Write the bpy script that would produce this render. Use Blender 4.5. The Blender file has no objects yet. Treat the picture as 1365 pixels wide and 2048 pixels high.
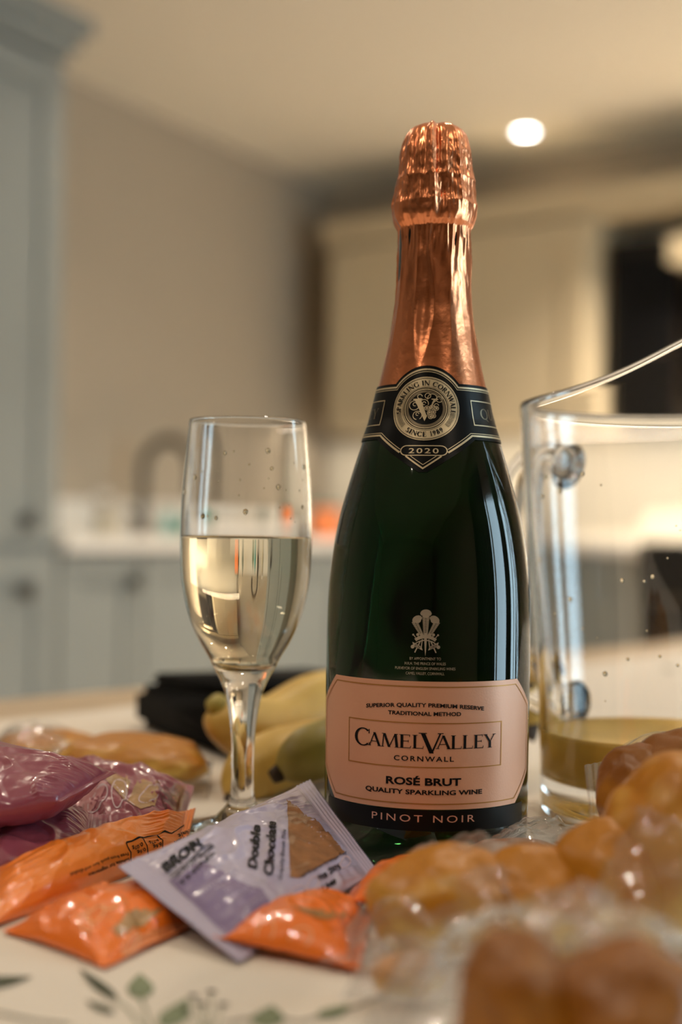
import bpy, bmesh, math, random
from mathutils import Vector, Matrix, noise
random.seed(7)
PI = math.pi
scene = bpy.context.scene
COL = scene.collection

# ------------------------------------------------------------------ camera
CAM_Z = 0.137            # table top is z = 0
FPX = 2844.0             # 50 mm lens on a 36 mm tall frame, in pixels
ROLL = math.radians(0.9)
HX, HY = 682.5, 1065.0   # principal point (horizon row) in the photograph
cam_d = bpy.data.cameras.new('camera')
cam = bpy.data.objects.new('camera', cam_d); COL.objects.link(cam)
cam_d.sensor_fit = 'VERTICAL'; cam_d.sensor_height = 36.0; cam_d.lens = 50.0
cam_d.shift_y = (HY - 1024.0) / 2048.0
cam_d.clip_start = 0.02
cam.matrix_world = Matrix.Translation((0, 0, CAM_Z)) @ Matrix.Rotation(PI/2, 4, 'X') @ Matrix.Rotation(ROLL, 4, 'Z')
cam_d.dof.use_dof = True
cam_d.dof.focus_distance = 0.585
cam_d.dof.aperture_fstop = 4.0
scene.camera = cam
scene.view_settings.view_transform = 'Standard'
scene.view_settings.look = 'None'
scene.view_settings.gamma = 1.0
scene.view_settings.use_curve_mapping = False
scene.view_settings.exposure = 0.08
scene.cycles.max_bounces = 14
scene.cycles.transmission_bounces = 12
scene.cycles.transparent_max_bounces = 24
scene.cycles.diffuse_bounces = 4
scene.cycles.glossy_bounces = 5
scene.cycles.sample_clamp_indirect = 16.0
scene.cycles.use_denoising = True

def P(px, py, d):
    """world point at depth d (metres along the view) behind a pixel of the photograph"""
    dx, dy = px - HX, py - HY
    c, s = math.cos(ROLL), math.sin(ROLL)
    return Vector(((dx*c + dy*s) * d / FPX, d, CAM_Z - (-dx*s + dy*c) * d / FPX))

# ------------------------------------------------------------------ room frame
C0 = Vector((-0.084, 6.23, 0))
UA = Vector((0.489, 0.872, 0)).normalized(); NA = Vector((0.872, -0.489, 0)).normalized()
UB = Vector((0.819, -0.574, 0)).normalized(); NB = Vector((-0.574, -0.819, 0)).normalized()
ZC, ZF = 1.637, -0.785
def KA(a, b, z): return C0 - UA*a + NA*b + Vector((0, 0, z))
def KB(s, b, z): return C0 + UB*s + NB*b + Vector((0, 0, z))

# ------------------------------------------------------------------ world and lights
w = bpy.data.worlds.new('sky'); scene.world = w; w.use_nodes = True
bg = w.node_tree.nodes['Background']
bg.inputs['Color'].default_value = (0.55, 0.75, 1.0, 1); bg.inputs['Strength'].default_value = 1.0
W_END = C0 + UB*5.2                       # far end of wall B, start of the window wall
def KW(a, b, z): return W_END - UA*a - NA*b + Vector((0, 0, z))   # window wall, b into the room
WIN_A0, WIN_A1, WIN_TOP = 1.0, 4.5, 1.35
def area(name, loc, direction, sx, sy, power, color, spread=PI, shape='RECTANGLE'):
    l = bpy.data.lights.new(name, 'AREA'); l.shape = shape; l.size = sx
    if shape in ('RECTANGLE', 'ELLIPSE'): l.size_y = sy
    l.energy = power; l.color = color; l.spread = spread
    o = bpy.data.objects.new(name, l); COL.objects.link(o); o.location = loc
    o.rotation_euler = Vector(direction).to_track_quat('-Z', 'Y').to_euler()
    return o
DAY = (0.64, 0.87, 1.0)
mid = KW((WIN_A0+WIN_A1)/2, -0.35, (ZF+WIN_TOP)/2)
area('daylight', mid, -NA, WIN_A1-WIN_A0+0.4, WIN_TOP-ZF+0.2, 215, DAY)
WARM = (1.0, 0.83, 0.64)
LAMPS = [(0.661, 5.27), (-0.12, 3.87), (1.11, 3.01), (-0.93, 2.42), (0.35, 1.55), (1.5, 1.0), (-1.75, 0.95), (-0.5, 0.1), (-1.1, -1.1), (0.9, -0.7), (1.45, 4.22)]  # last entry is added out of view to brighten the wall cabinets
for i, (x, y) in enumerate(LAMPS):
    area('downlight_beam', (x, y, ZC-0.016), (0, 0, -1), 0.06, 0.06, {0: 0.8, 10: 62.0, 3: 9.0, 4: 3.4, 7: 3.4, 8: 3.4, 9: 3.4}.get(i, 5.0), WARM, math.radians(60 if i == 0 else 130), 'DISK')
area('under_cabinet_light', KB(1.0, 0.2, 0.53), (0, 0, -1), 0.05, 1.9, 3.2, (1.0, 0.82, 0.62)).rotation_euler = (0, 0, math.atan2(UB.y, UB.x)-PI/2)

# ------------------------------------------------------------------ materials
MATS = {}
def srgb(r, g, b):
    f = lambda c: (c/255/12.92) if c/255 <= 0.04045 else ((c/255+0.055)/1.055)**2.4
    return (f(r), f(g), f(b), 1)
def mat(name, color, rough=0.5, metal=0.0, coat=0.0, spec=0.5, trans=0.0, ior=1.5, noise_amt=0.0, noise_scale=50, bump=0.0, bump_scale=200, emit=None, estr=1.0, color2=None, sss=0.0, coat_rough=0.05):
    if name in MATS: return MATS[name]
    m = bpy.data.materials.new(name); m.use_nodes = True; nt = m.node_tree
    b = nt.nodes['Principled BSDF']
    b.inputs['Base Color'].default_value = color; b.inputs['Roughness'].default_value = rough
    b.inputs['Metallic'].default_value = metal; b.inputs['Coat Weight'].default_value = coat
    b.inputs['Coat Roughness'].default_value = coat_rough
    b.inputs['Specular IOR Level'].default_value = spec
    b.inputs['Transmission Weight'].default_value = trans; b.inputs['IOR'].default_value = ior
    if sss: b.inputs['Subsurface Weight'].default_value = sss; b.inputs['Subsurface Radius'].default_value = (0.01, 0.006, 0.003)
    if emit: b.inputs['Emission Color'].default_value = emit; b.inputs['Emission Strength'].default_value = estr
    tc = nt.nodes.new('ShaderNodeTexCoord')
    if noise_amt or color2:
        n = nt.nodes.new('ShaderNodeTexNoise'); n.inputs['Scale'].default_value = noise_scale; n.inputs['Detail'].default_value = 5
        nt.links.new(tc.outputs['Object'], n.inputs['Vector'])
        r = nt.nodes.new('ShaderNodeValToRGB')
        r.color_ramp.elements[0].position = 0.35; r.color_ramp.elements[1].position = 0.65
        c2 = color2 or tuple(min(1, c*(1-noise_amt)) for c in color[:3]) + (1,)
        r.color_ramp.elements[0].color = c2; r.color_ramp.elements[1].color = color
        nt.links.new(n.outputs['Fac'], r.inputs['Fac']); nt.links.new(r.outputs['Color'], b.inputs['Base Color'])
    if bump:
        n = nt.nodes.new('ShaderNodeTexNoise'); n.inputs['Scale'].default_value = bump_scale; n.inputs['Detail'].default_value = 4
        nt.links.new(tc.outputs['Object'], n.inputs['Vector'])
        bp = nt.nodes.new('ShaderNodeBump'); bp.inputs['Strength'].default_value = bump; bp.inputs['Distance'].default_value = 0.001
        nt.links.new(n.outputs['Fac'], bp.inputs['Height']); nt.links.new(bp.outputs['Normal'], b.inputs['Normal'])
    MATS[name] = m; return m
def film_mat(name, tint=(1, 1, 1, 1), haze=0.05, hazecol=(0.8, 0.8, 0.8, 1), rough=0.06, bump=0.35, scale=90, fr=1.6):
    m = bpy.data.materials.new(name); m.use_nodes = True; nt = m.node_tree; nt.nodes.clear()
    out = nt.nodes.new('ShaderNodeOutputMaterial'); tr = nt.nodes.new('ShaderNodeBsdfTransparent'); tr.inputs['Color'].default_value = tint
    gl = nt.nodes.new('ShaderNodeBsdfGlossy'); gl.inputs['Roughness'].default_value = rough
    df = nt.nodes.new('ShaderNodeBsdfDiffuse'); df.inputs['Color'].default_value = hazecol
    fn = nt.nodes.new('ShaderNodeFresnel'); fn.inputs['IOR'].default_value = fr
    geo = nt.nodes.new('ShaderNodeNewGeometry'); io = nt.nodes.new('ShaderNodeMix')     # a thin sheet reflects alike from both sides
    io.inputs['A'].default_value = fr; io.inputs['B'].default_value = 1/fr
    nt.links.new(geo.outputs['Backfacing'], io.inputs['Factor']); nt.links.new(io.outputs['Result'], fn.inputs['IOR'])
    m1 = nt.nodes.new('ShaderNodeMixShader'); m1.inputs[0].default_value = haze
    m2 = nt.nodes.new('ShaderNodeMixShader')
    nt.links.new(tr.outputs[0], m1.inputs[1]); nt.links.new(df.outputs[0], m1.inputs[2])
    nt.links.new(fn.outputs[0], m2.inputs[0]); nt.links.new(m1.outputs[0], m2.inputs[1]); nt.links.new(gl.outputs[0], m2.inputs[2])
    nt.links.new(m2.outputs[0], out.inputs[0])
    tc = nt.nodes.new('ShaderNodeTexCoord'); n = nt.nodes.new('ShaderNodeTexNoise'); n.inputs['Scale'].default_value = scale; n.inputs['Detail'].default_value = 3
    bp = nt.nodes.new('ShaderNodeBump'); bp.inputs['Strength'].default_value = bump; bp.inputs['Distance'].default_value = 0.0012
    nt.links.new(tc.outputs['Object'], n.inputs['Vector']); nt.links.new(n.outputs['Fac'], bp.inputs['Height'])
    for x in (gl, fn): nt.links.new(bp.outputs['Normal'], x.inputs['Normal'])
    MATS[name] = m; return m

M_wall = mat('wall_paint', srgb(178, 166, 148), 0.9)
M_ceil = mat('ceiling_paint', srgb(228, 222, 208), 0.9)
M_floor = mat('floor_oak', srgb(190, 165, 135), 0.4, noise_amt=0.2, noise_scale=6)
M_cab = mat('cabinet_paint', srgb(138, 143, 140), 0.45)
M_wallcab = mat('wall_cabinet_paint', srgb(205, 190, 160), 0.4)
M_top = mat('white_worktop', srgb(225, 222, 215), 0.55)
M_knob = mat('dark_knob', srgb(22, 22, 23), 0.5)
M_steel = mat('brushed_nickel', srgb(84, 76, 68), 0.4, metal=0.7)
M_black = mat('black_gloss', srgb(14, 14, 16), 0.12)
M_dark = mat('niche_shade', srgb(38, 30, 22), 0.5)  # shade of the niche beside the wall cabinets, put into the colour
M_white = mat('white_plastic', srgb(235, 235, 232), 0.4)
M_lamp = mat('lamp_face', (1, 1, 1, 1), 0.5, emit=(1.0, 0.93, 0.84, 1), estr=26)
M_table = mat('table_oak', srgb(196, 172, 142), 0.4, noise_amt=0.12, noise_scale=14)
M_cloth = mat('printed_cloth', srgb(226, 216, 203), 0.75, bump=0.1, bump_scale=900)
M_glass = mat('clear_glass', (1, 1, 1, 1), 0.0, trans=1.0, ior=1.48)
M_wine = mat('sparkling_wine', srgb(252, 245, 224), 0.0, trans=1.0, ior=1.34)
M_juice = mat('orange_juice', srgb(255, 206, 92), 0.35)
M_green = mat('green_bottle_glass', (0.002, 0.010, 0.003, 1), 0.03, trans=1.0, ior=1.5)
M_foil = mat('copper_foil', (0.88, 0.32, 0.15, 1), 0.25, metal=1.0, bump=0.25, bump_scale=160)
M_labelblack = mat('black_label_paper', srgb(6, 8, 10), 0.33, spec=0.2)
M_gold = mat('gold_ink', (0.66, 0.55, 0.36, 1), 0.4, metal=0.6)
M_dullgold = mat('dull_gold_ink', (0.22, 0.18, 0.12, 1), 0.35, metal=0.7)
M_pink = mat('rose_label_paper', srgb(226, 172, 142), 0.42, metal=0.25, bump=0.05, bump_scale=1200)
M_ink = mat('black_ink', srgb(10, 10, 12), 0.5, spec=0.2)
M_copperink = mat('copper_ink', (0.80, 0.46, 0.36, 1), 0.4, metal=0.5)
M_goldline = mat('gold_line_ink', srgb(176, 122, 52), 0.35, metal=0.5)
M_silver = mat('silver_ink', (0.62, 0.56, 0.46, 1), 0.35, metal=0.8)

# ------------------------------------------------------------------ helpers
def link(name, bm, m, parent=None, smooth=True, normals=True):
    if normals: bmesh.ops.recalc_face_normals(bm, faces=bm.faces)
    me = bpy.data.meshes.new(name); bm.to_mesh(me); bm.free()
    if smooth:
        for p in me.polygons: p.use_smooth = True
    for x in (m if isinstance(m, (list, tuple)) else [m]): me.materials.append(x)
    o = bpy.data.objects.new(name, me); COL.objects.link(o)
    if parent: o.parent = parent
    return o
def tag(o, label, cat, group=None, kind=None):
    if label: o['label'] = label
    if cat: o['category'] = cat
    if group: o['group'] = group
    if kind: o['kind'] = kind
    return o
def empty(name, loc=(0, 0, 0), rz=0):
    o = bpy.data.objects.new(name, None); COL.objects.link(o); o.location = loc; o.rotation_euler = (0, 0, rz)
    o.empty_display_size = 0.01
    return o
def box(bm, c, ax, ay, az, hx, hy, hz):
    """box with centre c, axes ax ay az, half sizes"""
    vs = []
    for i in (-1, 1):
        for j in (-1, 1):
            for k in (-1, 1):
                vs.append(bm.verts.new(c + ax*hx*i + ay*hy*j + az*hz*k))
    for f in ((0,1,3,2), (4,6,7,5), (0,4,5,1), (2,3,7,6), (0,2,6,4), (1,5,7,3)):
        bm.faces.new([vs[q] for q in f])
ZV = Vector((0, 0, 1))
def kbox(K, a0, a1, b0, b1, z0, z1, bm=None, bevel=0.0):
    bm = bm or bmesh.new()
    ax = (K(1, 0, 0) - K(0, 0, 0)); ay = (K(0, 1, 0) - K(0, 0, 0))
    box(bm, K((a0+a1)/2, (b0+b1)/2, (z0+z1)/2), ax, ay, ZV, abs(a1-a0)/2, abs(b1-b0)/2, abs(z1-z0)/2)
    if bevel: bmesh.ops.bevel(bm, geom=bm.edges[:], offset=bevel, segments=2, affect='EDGES', profile=0.5)
    return bm
def lathe(bm, prof, seg=96, closed_ends=True, fn=None):
    """prof: list of (r, z); fn(theta, r, z)->(r, z)"""
    rings = []
    for r, z in prof:
        if r < 1e-6: rings.append([bm.verts.new((0, 0, z))]); continue
        ring = []
        for k in range(seg):
            t = 2*PI*k/seg
            rr, zz = (r, z) if fn is None else fn(t, r, z)
            ring.append(bm.verts.new((rr*math.sin(t), -rr*math.cos(t), zz)))
        rings.append(ring)
    for A, B in zip(rings, rings[1:]):
        if len(A) == 1 and len(B) == 1: continue
        for k in range(seg):
            k2 = (k+1) % seg
            if len(A) == 1: bm.faces.new((A[0], B[k], B[k2]))
            elif len(B) == 1: bm.faces.new((A[k], B[0], A[k2]))
            else: bm.faces.new((A[k], B[k], B[k2], A[k2]))
    return bm
def interp(tab, x):
    if x <= tab[0][0]: return tab[0][1]
    for (x0, y0), (x1, y1) in zip(tab, tab[1:]):
        if x <= x1: return y0 + (y1-y0)*(x-x0)/(x1-x0)
    return tab[-1][1]
def smooth_tab(tab, n=220):
    """Catmull-Rom resample of (x, y) with x increasing"""
    xs = [p[0] for p in tab]; ys = [p[1] for p in tab]; N = len(tab); out = []
    m = []
    for i in range(N):
        if i == 0: m.append((ys[1]-ys[0])/(xs[1]-xs[0]))
        elif i == N-1: m.append((ys[-1]-ys[-2])/(xs[-1]-xs[-2]))
        else: m.append((ys[i+1]-ys[i-1])/(xs[i+1]-xs[i-1]))
    for k in range(n+1):
        x = xs[0] + (xs[-1]-xs[0])*k/n
        i = 0
        while i < N-2 and x > xs[i+1]: i += 1
        h = xs[i+1]-xs[i]; t = (x-xs[i])/h
        y = (2*t**3-3*t**2+1)*ys[i] + (t**3-2*t**2+t)*h*m[i] + (-2*t**3+3*t**2)*ys[i+1] + (t**3-t**2)*h*m[i+1]
        out.append((x, y))
    return out
def tube(bm, pts, rad, seg=16, cap=True):
    pts = [Vector(p) for p in pts]; n = len(pts); rings = []
    up = Vector((0, 0, 1)); prev = None
    for i, p in enumerate(pts):
        d = (pts[min(i+1, n-1)] - pts[max(i-1, 0)]).normalized()
        if prev is None:
            a = d.cross(up); a = a if a.length > 1e-3 else d.cross(Vector((1, 0, 0))); a.normalize()
        else: a = (prev - d*prev.dot(d)).normalized()
        prev = a; b = d.cross(a)
        r = rad(i/(n-1)) if callable(rad) else rad
        rings.append([bm.verts.new(p + (a*math.cos(2*PI*k/seg) + b*math.sin(2*PI*k/seg))*r) for k in range(seg)])
    for A, B in zip(rings, rings[1:]):
        for k in range(seg): bm.faces.new((A[k], A[(k+1) % seg], B[(k+1) % seg], B[k]))
    if cap: bm.faces.new(rings[0][::-1]); bm.faces.new(rings[-1])
    return bm
def crv(pts, n=24):
    """smooth 3-d path through points"""
    pts = [Vector(p) for p in pts]; out = []
    for i in range(len(pts)-1):
        p0, p1, p2, p3 = pts[max(i-1, 0)], pts[i], pts[i+1], pts[min(i+2, len(pts)-1)]
        for k in range(n):
            t = k/n
            out.append(0.5*((2*p1) + (p2-p0)*t + (2*p0-5*p1+4*p2-p3)*t*t + (3*p1-p0-3*p2+p3)*t**3))
    out.append(pts[-1]); return out
def fbm(v, o=3): return sum(noise.noise(v*(2**k))/(2**k) for k in range(o))

# ---- flat artwork -> geometry laid on a surface
def decal(name, polys, mapf, m, parent, cell=1.5, both=True):
    bm = bmesh.new()
    for pl in polys:
        vs = [bm.verts.new((x, y, 0)) for x, y in pl]
        try: bm.faces.new(vs)
        except ValueError: pass
    bmesh.ops.triangulate(bm, faces=bm.faces[:])
    if cell:
        xs = [v.co.x for v in bm.verts]; ys = [v.co.y for v in bm.verts]
        for ax, lo, hi in ((0, min(xs), max(xs)), (1, min(ys), max(ys))):
            no = (1, 0, 0) if ax == 0 else (0, 1, 0)
            k = math.floor(lo/cell)+1
            while k*cell < hi:
                co = (k*cell, 0, 0) if ax == 0 else (0, k*cell, 0)
                bmesh.ops.bisect_plane(bm, geom=bm.verts[:]+bm.edges[:]+bm.faces[:], plane_co=co, plane_no=no, dist=1e-6)
                k += 1
    for v in bm.verts: v.co = mapf(v.co.x, v.co.y)
    return link(name, bm, m, parent, smooth=True, normals=False)
def strip(pts, wd, closed=False):
    """polyline -> quads of width wd"""
    out = []; n = len(pts); L = []; R = []
    for i in range(n):
        if closed: a, b = pts[(i-1) % n], pts[(i+1) % n]
        else: a, b = pts[max(i-1, 0)], pts[min(i+1, n-1)]
        p = pts[i]
        d1 = (p[0]-a[0], p[1]-a[1]); d2 = (b[0]-p[0], b[1]-p[1])
        l1 = math.hypot(*d1) or 1; l2 = math.hypot(*d2) or 1
        if i == 0 and not closed: d1, l1 = d2, l2
        if i == n-1 and not closed: d2, l2 = d1, l1
        n1 = (-d1[1]/l1, d1[0]/l1); n2 = (-d2[1]/l2, d2[0]/l2)
        mx, my = n1[0]+n2[0], n1[1]+n2[1]; ml = math.hypot(mx, my) or 1; mx /= ml; my /= ml
        k = wd/2/max(0.35, mx*n1[0]+my*n1[1])
        L.append((p[0]+mx*k, p[1]+my*k)); R.append((p[0]-mx*k, p[1]-my*k))
    for i in range(n if closed else n-1):
        j = (i+1) % n
        out.append([R[i], R[j], L[j], L[i]])
    return out
def ring2(cx, cy, r0, r1, a0=0, a1=2*PI, n=72):
    out = []
    for k in range(n):
        p, q = a0+(a1-a0)*k/n, a0+(a1-a0)*(k+1)/n
        out.append([(cx+r0*math.cos(p), cy+r0*math.sin(p)), (cx+r1*math.cos(p), cy+r1*math.sin(p)), (cx+r1*math.cos(q), cy+r1*math.sin(q)), (cx+r0*math.cos(q), cy+r0*math.sin(q))])
    return out
def disc2(cx, cy, r, n=40, ry=None): return [[(cx+r*math.cos(2*PI*k/n), cy+(ry or r)*math.sin(2*PI*k/n)) for k in range(n)]]
_tc = {}
def sans(txt, bold=0.0, spacing=1.0, shear=0.0):
    """built-in font as triangles, cap height 1, starting at x=0; returns polys, width"""
    key = (txt, bold, spacing, shear)
    if key in _tc: return _tc[key]
    c = bpy.data.curves.new('t', 'FONT'); c.body = txt; c.size = 1.0; c.offset = bold; c.space_character = spacing; c.shear = shear; c.resolution_u = 3
    o = bpy.data.objects.new('t', c); COL.objects.link(o)
    dg = bpy.context.evaluated_depsgraph_get()
    me = bpy.data.meshes.new_from_object(o.evaluated_get(dg))
    polys = [[(me.vertices[i].co.x, me.vertices[i].co.y) for i in p.vertices] for p in me.polygons]
    COL.objects.unlink(o); bpy.data.objects.remove(o); bpy.data.curves.remove(c); bpy.data.meshes.remove(me)
    xs = [p[0] for q in polys for p in q]; h = 0.73
    x0, x1 = min(xs), max(xs)
    polys = [[((x-x0)/h, y/h) for x, y in q] for q in polys]
    _tc[key] = (polys, (x1-x0)/h); return _tc[key]
# serif capitals with thick and thin strokes
TH, TN = 0.15, 0.06
WB = 1.0
def _g(d):
    out = []
    for it in d:
        k = it[0]
        if k == 'v':   # vertical or diagonal stroke with horizontal ends: x0 y0 x1 y1 width
            _, x0, y0, x1, y1, wd = it; h = wd*WB/2
            out.append([(x0-h, y0), (x0+h, y0), (x1+h, y1), (x1-h, y1)])
        elif k == 'b': # bar x0 x1 y thickness
            _, x0, x1, y, th = it; th *= WB; out.append([(x0, y-th/2), (x1, y-th/2), (x1, y+th/2), (x0, y+th/2)])
        elif k == 's': # serif centred at x,y width
            _, x, y, wd = it; yy = y+0.018 if y < 0.5 else y-0.018
            out.append([(x-wd/2, yy-0.02), (x+wd/2, yy-0.02), (x+wd/2, yy+0.02), (x-wd/2, yy+0.02)])
        elif k == 'a': # arc cx cy rx ry a0 a1
            _, cx, cy, rx, ry, a0, a1 = it; n = 16
            for q in range(n):
                pts = []
                for t, sgn in ((q/n, 0), ((q+1)/n, 0), ((q+1)/n, 1), (q/n, 1)):
                    a = math.radians(a0+(a1-a0)*t); wd = (TN + (TH-TN)*abs(math.cos(a))**1.3)*WB
                    pts.append((cx+(rx-(wd if sgn else 0))*math.cos(a), cy+(ry-(wd if sgn else 0))*math.sin(a)))
                out.append(pts)
    return out
SER = {
 'A': ([('v', .06, 0, .38, 1, TN), ('v', .70, 0, .37, 1, TH), ('b', .17, .58, .34, .05), ('s', .06, 0, .2), ('s', .70, 0, .26)], .78),
 'C': ([('a', .48, .5, .46, .52, 50, 310), ('v', .78, .72, .79, .97, .04), ('v', .79, .1, .79, .22, .03)], .88),
 'E': ([('v', .15, 0, .15, 1, TH), ('b', .1, .56, .975, .05), ('b', .1, .5, .52, .05), ('b', .1, .6, .025, .05), ('v', .55, .84, .56, 1, .035), ('v', .49, .43, .49, .61, .03), ('v', .59, 0, .62, .18, .035), ('s', .1, 0, .18), ('s', .1, 1, .18)], .68),
 'G': ([('a', .48, .5, .46, .52, 50, 320), ('v', .78, .72, .79, .97, .04), ('v', .80, .05, .80, .42, .12), ('s', .80, .45, .24)], .95),
 'I': ([('v', .17, 0, .17, 1, TH), ('s', .17, 0, .3), ('s', .17, 1, .3)], .36),
 'K': ([('v', .15, 0, .15, 1, TH), ('s', .15, 0, .28), ('s', .15, 1, .28), ('v', .2, .45, .62, 1, TN), ('v', .72, 0, .32, .6, TH), ('s', .72, 0, .22), ('s', .62, 1, .2)], .82),
 'L': ([('v', .15, 0, .15, 1, TH), ('b', .1, .6, .025, .05), ('v', .59, 0, .62, .2, .035), ('s', .15, 0, .28), ('s', .15, 1, .28)], .66),
 'M': ([('v', .10, 0, .17, 1, TN), ('v', .50, 0, .2, 1, TH), ('v', .50, 0, .84, 1, TN), ('v', .95, 0, .86, 1, TH), ('s', .1, 0, .2), ('s', .95, 0, .26), ('s', .14, 1, .18), ('s', .9, 1, .2)], 1.06),
 'N': ([('v', .12, 0, .12, 1, TN), ('v', .78, 0, .14, 1, TH), ('v', .78, 0, .78, 1, TN), ('s', .12, 0, .22), ('s', .1, 1, .2), ('s', .78, 1, .22)], .9),
 'O': ([('a', .5, .5, .48, .52, 0, 360)], .99),
 'P': ([('v', .15, 0, .15, 1, TH), ('s', .15, 0, .3), ('s', .12, 1, .2), ('a', .3, .74, .32, .26, -90, 90), ('b', .15, .32, .975, .05), ('b', .15, .32, .505, .05)], .66),
 'Q': ([('a', .5, .5, .48, .52, 0, 360), ('v', .95, -.22, .55, .08, .12)], 1.0),
 'R': ([('v', .15, 0, .15, 1, TH), ('s', .15, 0, .3), ('s', .12, 1, .2), ('a', .3, .74, .3, .26, -90, 90), ('b', .15, .32, .975, .05), ('b', .15, .34, .505, .05), ('v', .7, 0, .36, .5, TH), ('s', .72, 0, .2)], .78),
 'S': ([('a', .29, .74, .25, .27, 40, 270), ('a', .29, .26, .26, .27, -140, 90), ('v', .49, .78, .5, .98, .03), ('v', .06, .03, .06, .24, .03)], .6),
 'T': ([('v', .34, 0, .34, 1, TH), ('b', .03, .65, .975, .05), ('s', .34, 0, .3), ('v', .05, .82, .04, 1, .035), ('v', .63, .82, .64, 1, .035)], .68),
 'U': ([('v', .15, .3, .15, 1, TH), ('v', .7, .3, .7, 1, TN), ('a', .405, .32, .33, .33, 180, 360), ('s', .15, 1, .28), ('s', .7, 1, .22)], .84),
 'V': ([('v', .40, 0, .09, 1, TH), ('v', .40, 0, .70, 1, TN), ('s', .09, 1, .28), ('s', .70, 1, .2)], .78),
 'W': ([('v', .34, 0, .09, 1, TH), ('v', .34, 0, .56, 1, TN), ('v', .80, 0, .56, 1, TH), ('v', .80, 0, 1.03, 1, TN), ('s', .09, 1, .24), ('s', .56, 1, .22), ('s', 1.03, 1, .18)], 1.1),
 'Y': ([('v', .38, 0, .38, .45, TH), ('v', .38, .42, .07, 1, TH), ('v', .38, .42, .68, 1, TN), ('s', .38, 0, .28), ('s', .07, 1, .26), ('s', .68, 1, .2)], .74),
 '1': ([('v', .2, 0, .2, 1, .1), ('s', .2, 0, .28), ('v', .08, .84, .2, .96, .06)], .4),
 '8': ([('a', .28, .75, .21, .25, 0, 360), ('a', .28, .27, .25, .28, 0, 360)], .58),
 '9': ([('a', .28, .68, .25, .3, 0, 360), ('v', .2, 0, .5, .6, .08)], .58),
 ' ': ([], .4)}
def serif(txt, sp=0.04):
    x = 0; out = []
    for ch in txt:
        g, adv = SER[ch]
        out.append((x, adv, _g(g))); x += adv + sp
    return out, x - sp
def serif_line(txt, cx, y, cap, width, sp=0.04):
    gl, w0 = serif(txt, sp); k = width/w0
    return [[(cx - width/2 + (x+px)*k, y + py*cap) for px, py in pl] for x, adv, pls in gl for pl in pls]
def sans_line(txt, cx, y, cap, width, bold=0.0, spacing=1.0, arc=0.0):
    pl, w0 = sans(txt, bold, spacing); k = width/w0; out = []
    for q in pl:
        r = []
        for px, py in q:
            xx = -width/2 + px*k
            r.append((cx+xx, y + py*cap - arc*(2*xx/width)**2))
        out.append(r)
    return out
def sans_px(txt, ox, oy, dx, dy, cap, width=None, bold=0.0, shear=0.0, spacing=1.0, flip=1):
    """text in picture-like coordinates (y down): starts at ox,oy, runs along dx,dy, letters stand to the left of it"""
    pl, w0 = sans(txt, bold, spacing, shear); l = math.hypot(dx, dy); dx /= l; dy /= l
    k = (width/w0) if width else cap
    ux, uy = dy*flip, -dx*flip
    return [[(ox + dx*px*k + ux*py*cap, oy + dy*px*k + uy*py*cap) for px, py in q] for q in pl]
def circ_text(txt, r, cap, a_mid, span, inward=False):
    global WB
    WB = 1.45; gl, w0 = serif(txt, 0.06); WB = 1.0; out = []
    for x, adv, pls in gl:
        for pl in pls:
            q = []
            for px, py in pl:
                f = (x+px)/w0 - 0.5
                if not inward: a = a_mid - f*span; rr = r + py*cap
                else: a = a_mid + f*span; rr = r + cap - py*cap
                q.append((rr*math.cos(a), rr*math.sin(a)))
            out.append(q)
    return out

# ------------------------------------------------------------------ room shell
def quad(name, pts, m, thick=None):
    bm = bmesh.new(); vs = [bm.verts.new(p) for p in pts]; f = bm.faces.new(vs)
    if thick:
        r = bmesh.ops.extrude_face_region(bm, geom=[f])
        bmesh.ops.translate(bm, verts=[v for v in r['geom'] if isinstance(v, bmesh.types.BMVert)], vec=thick)
    o = link(name, bm, m, smooth=False); o['kind'] = 'structure'; return o
LA = 9.5; LW = 8.5
A1 = KA(LA, 0, 0); B1 = KB(5.2, 0, 0); W1 = KW(LW, 0, 0)
def z(p, h): return Vector((p.x, p.y, h))
quad('floor', [z(C0, ZF), z(A1, ZF), z(W1, ZF), z(B1, ZF)], M_floor, Vector((0, 0, -0.1)))
quad('ceiling', [z(C0, ZC), z(A1, ZC), z(W1, ZC), z(B1, ZC)], M_ceil, Vector((0, 0, 0.1)))
quad('wall_left', [z(C0, ZF), z(A1, ZF), z(A1, ZC), z(C0, ZC)], M_wall, -NA*0.12)
quad('wall_back', [z(C0, ZF), z(B1, ZF), z(B1, ZC), z(C0, ZC)], M_wall, -NB*0.12)
quad('wall_front', [z(A1, ZF), z(W1, ZF), z(W1, ZC), z(A1, ZC)], M_wall, (A1-C0).normalized()*0.12)
bm = bmesh.new()
kbox(KW, 0, WIN_A0, -0.12, 0, ZF, ZC, bm); kbox(KW, WIN_A1, LW, -0.12, 0, ZF, ZC, bm); kbox(KW, WIN_A0, WIN_A1, -0.12, 0, WIN_TOP, ZC, bm)
o = link('wall_right', bm, M_wall, smooth=False); o['kind'] = 'structure'
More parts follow.
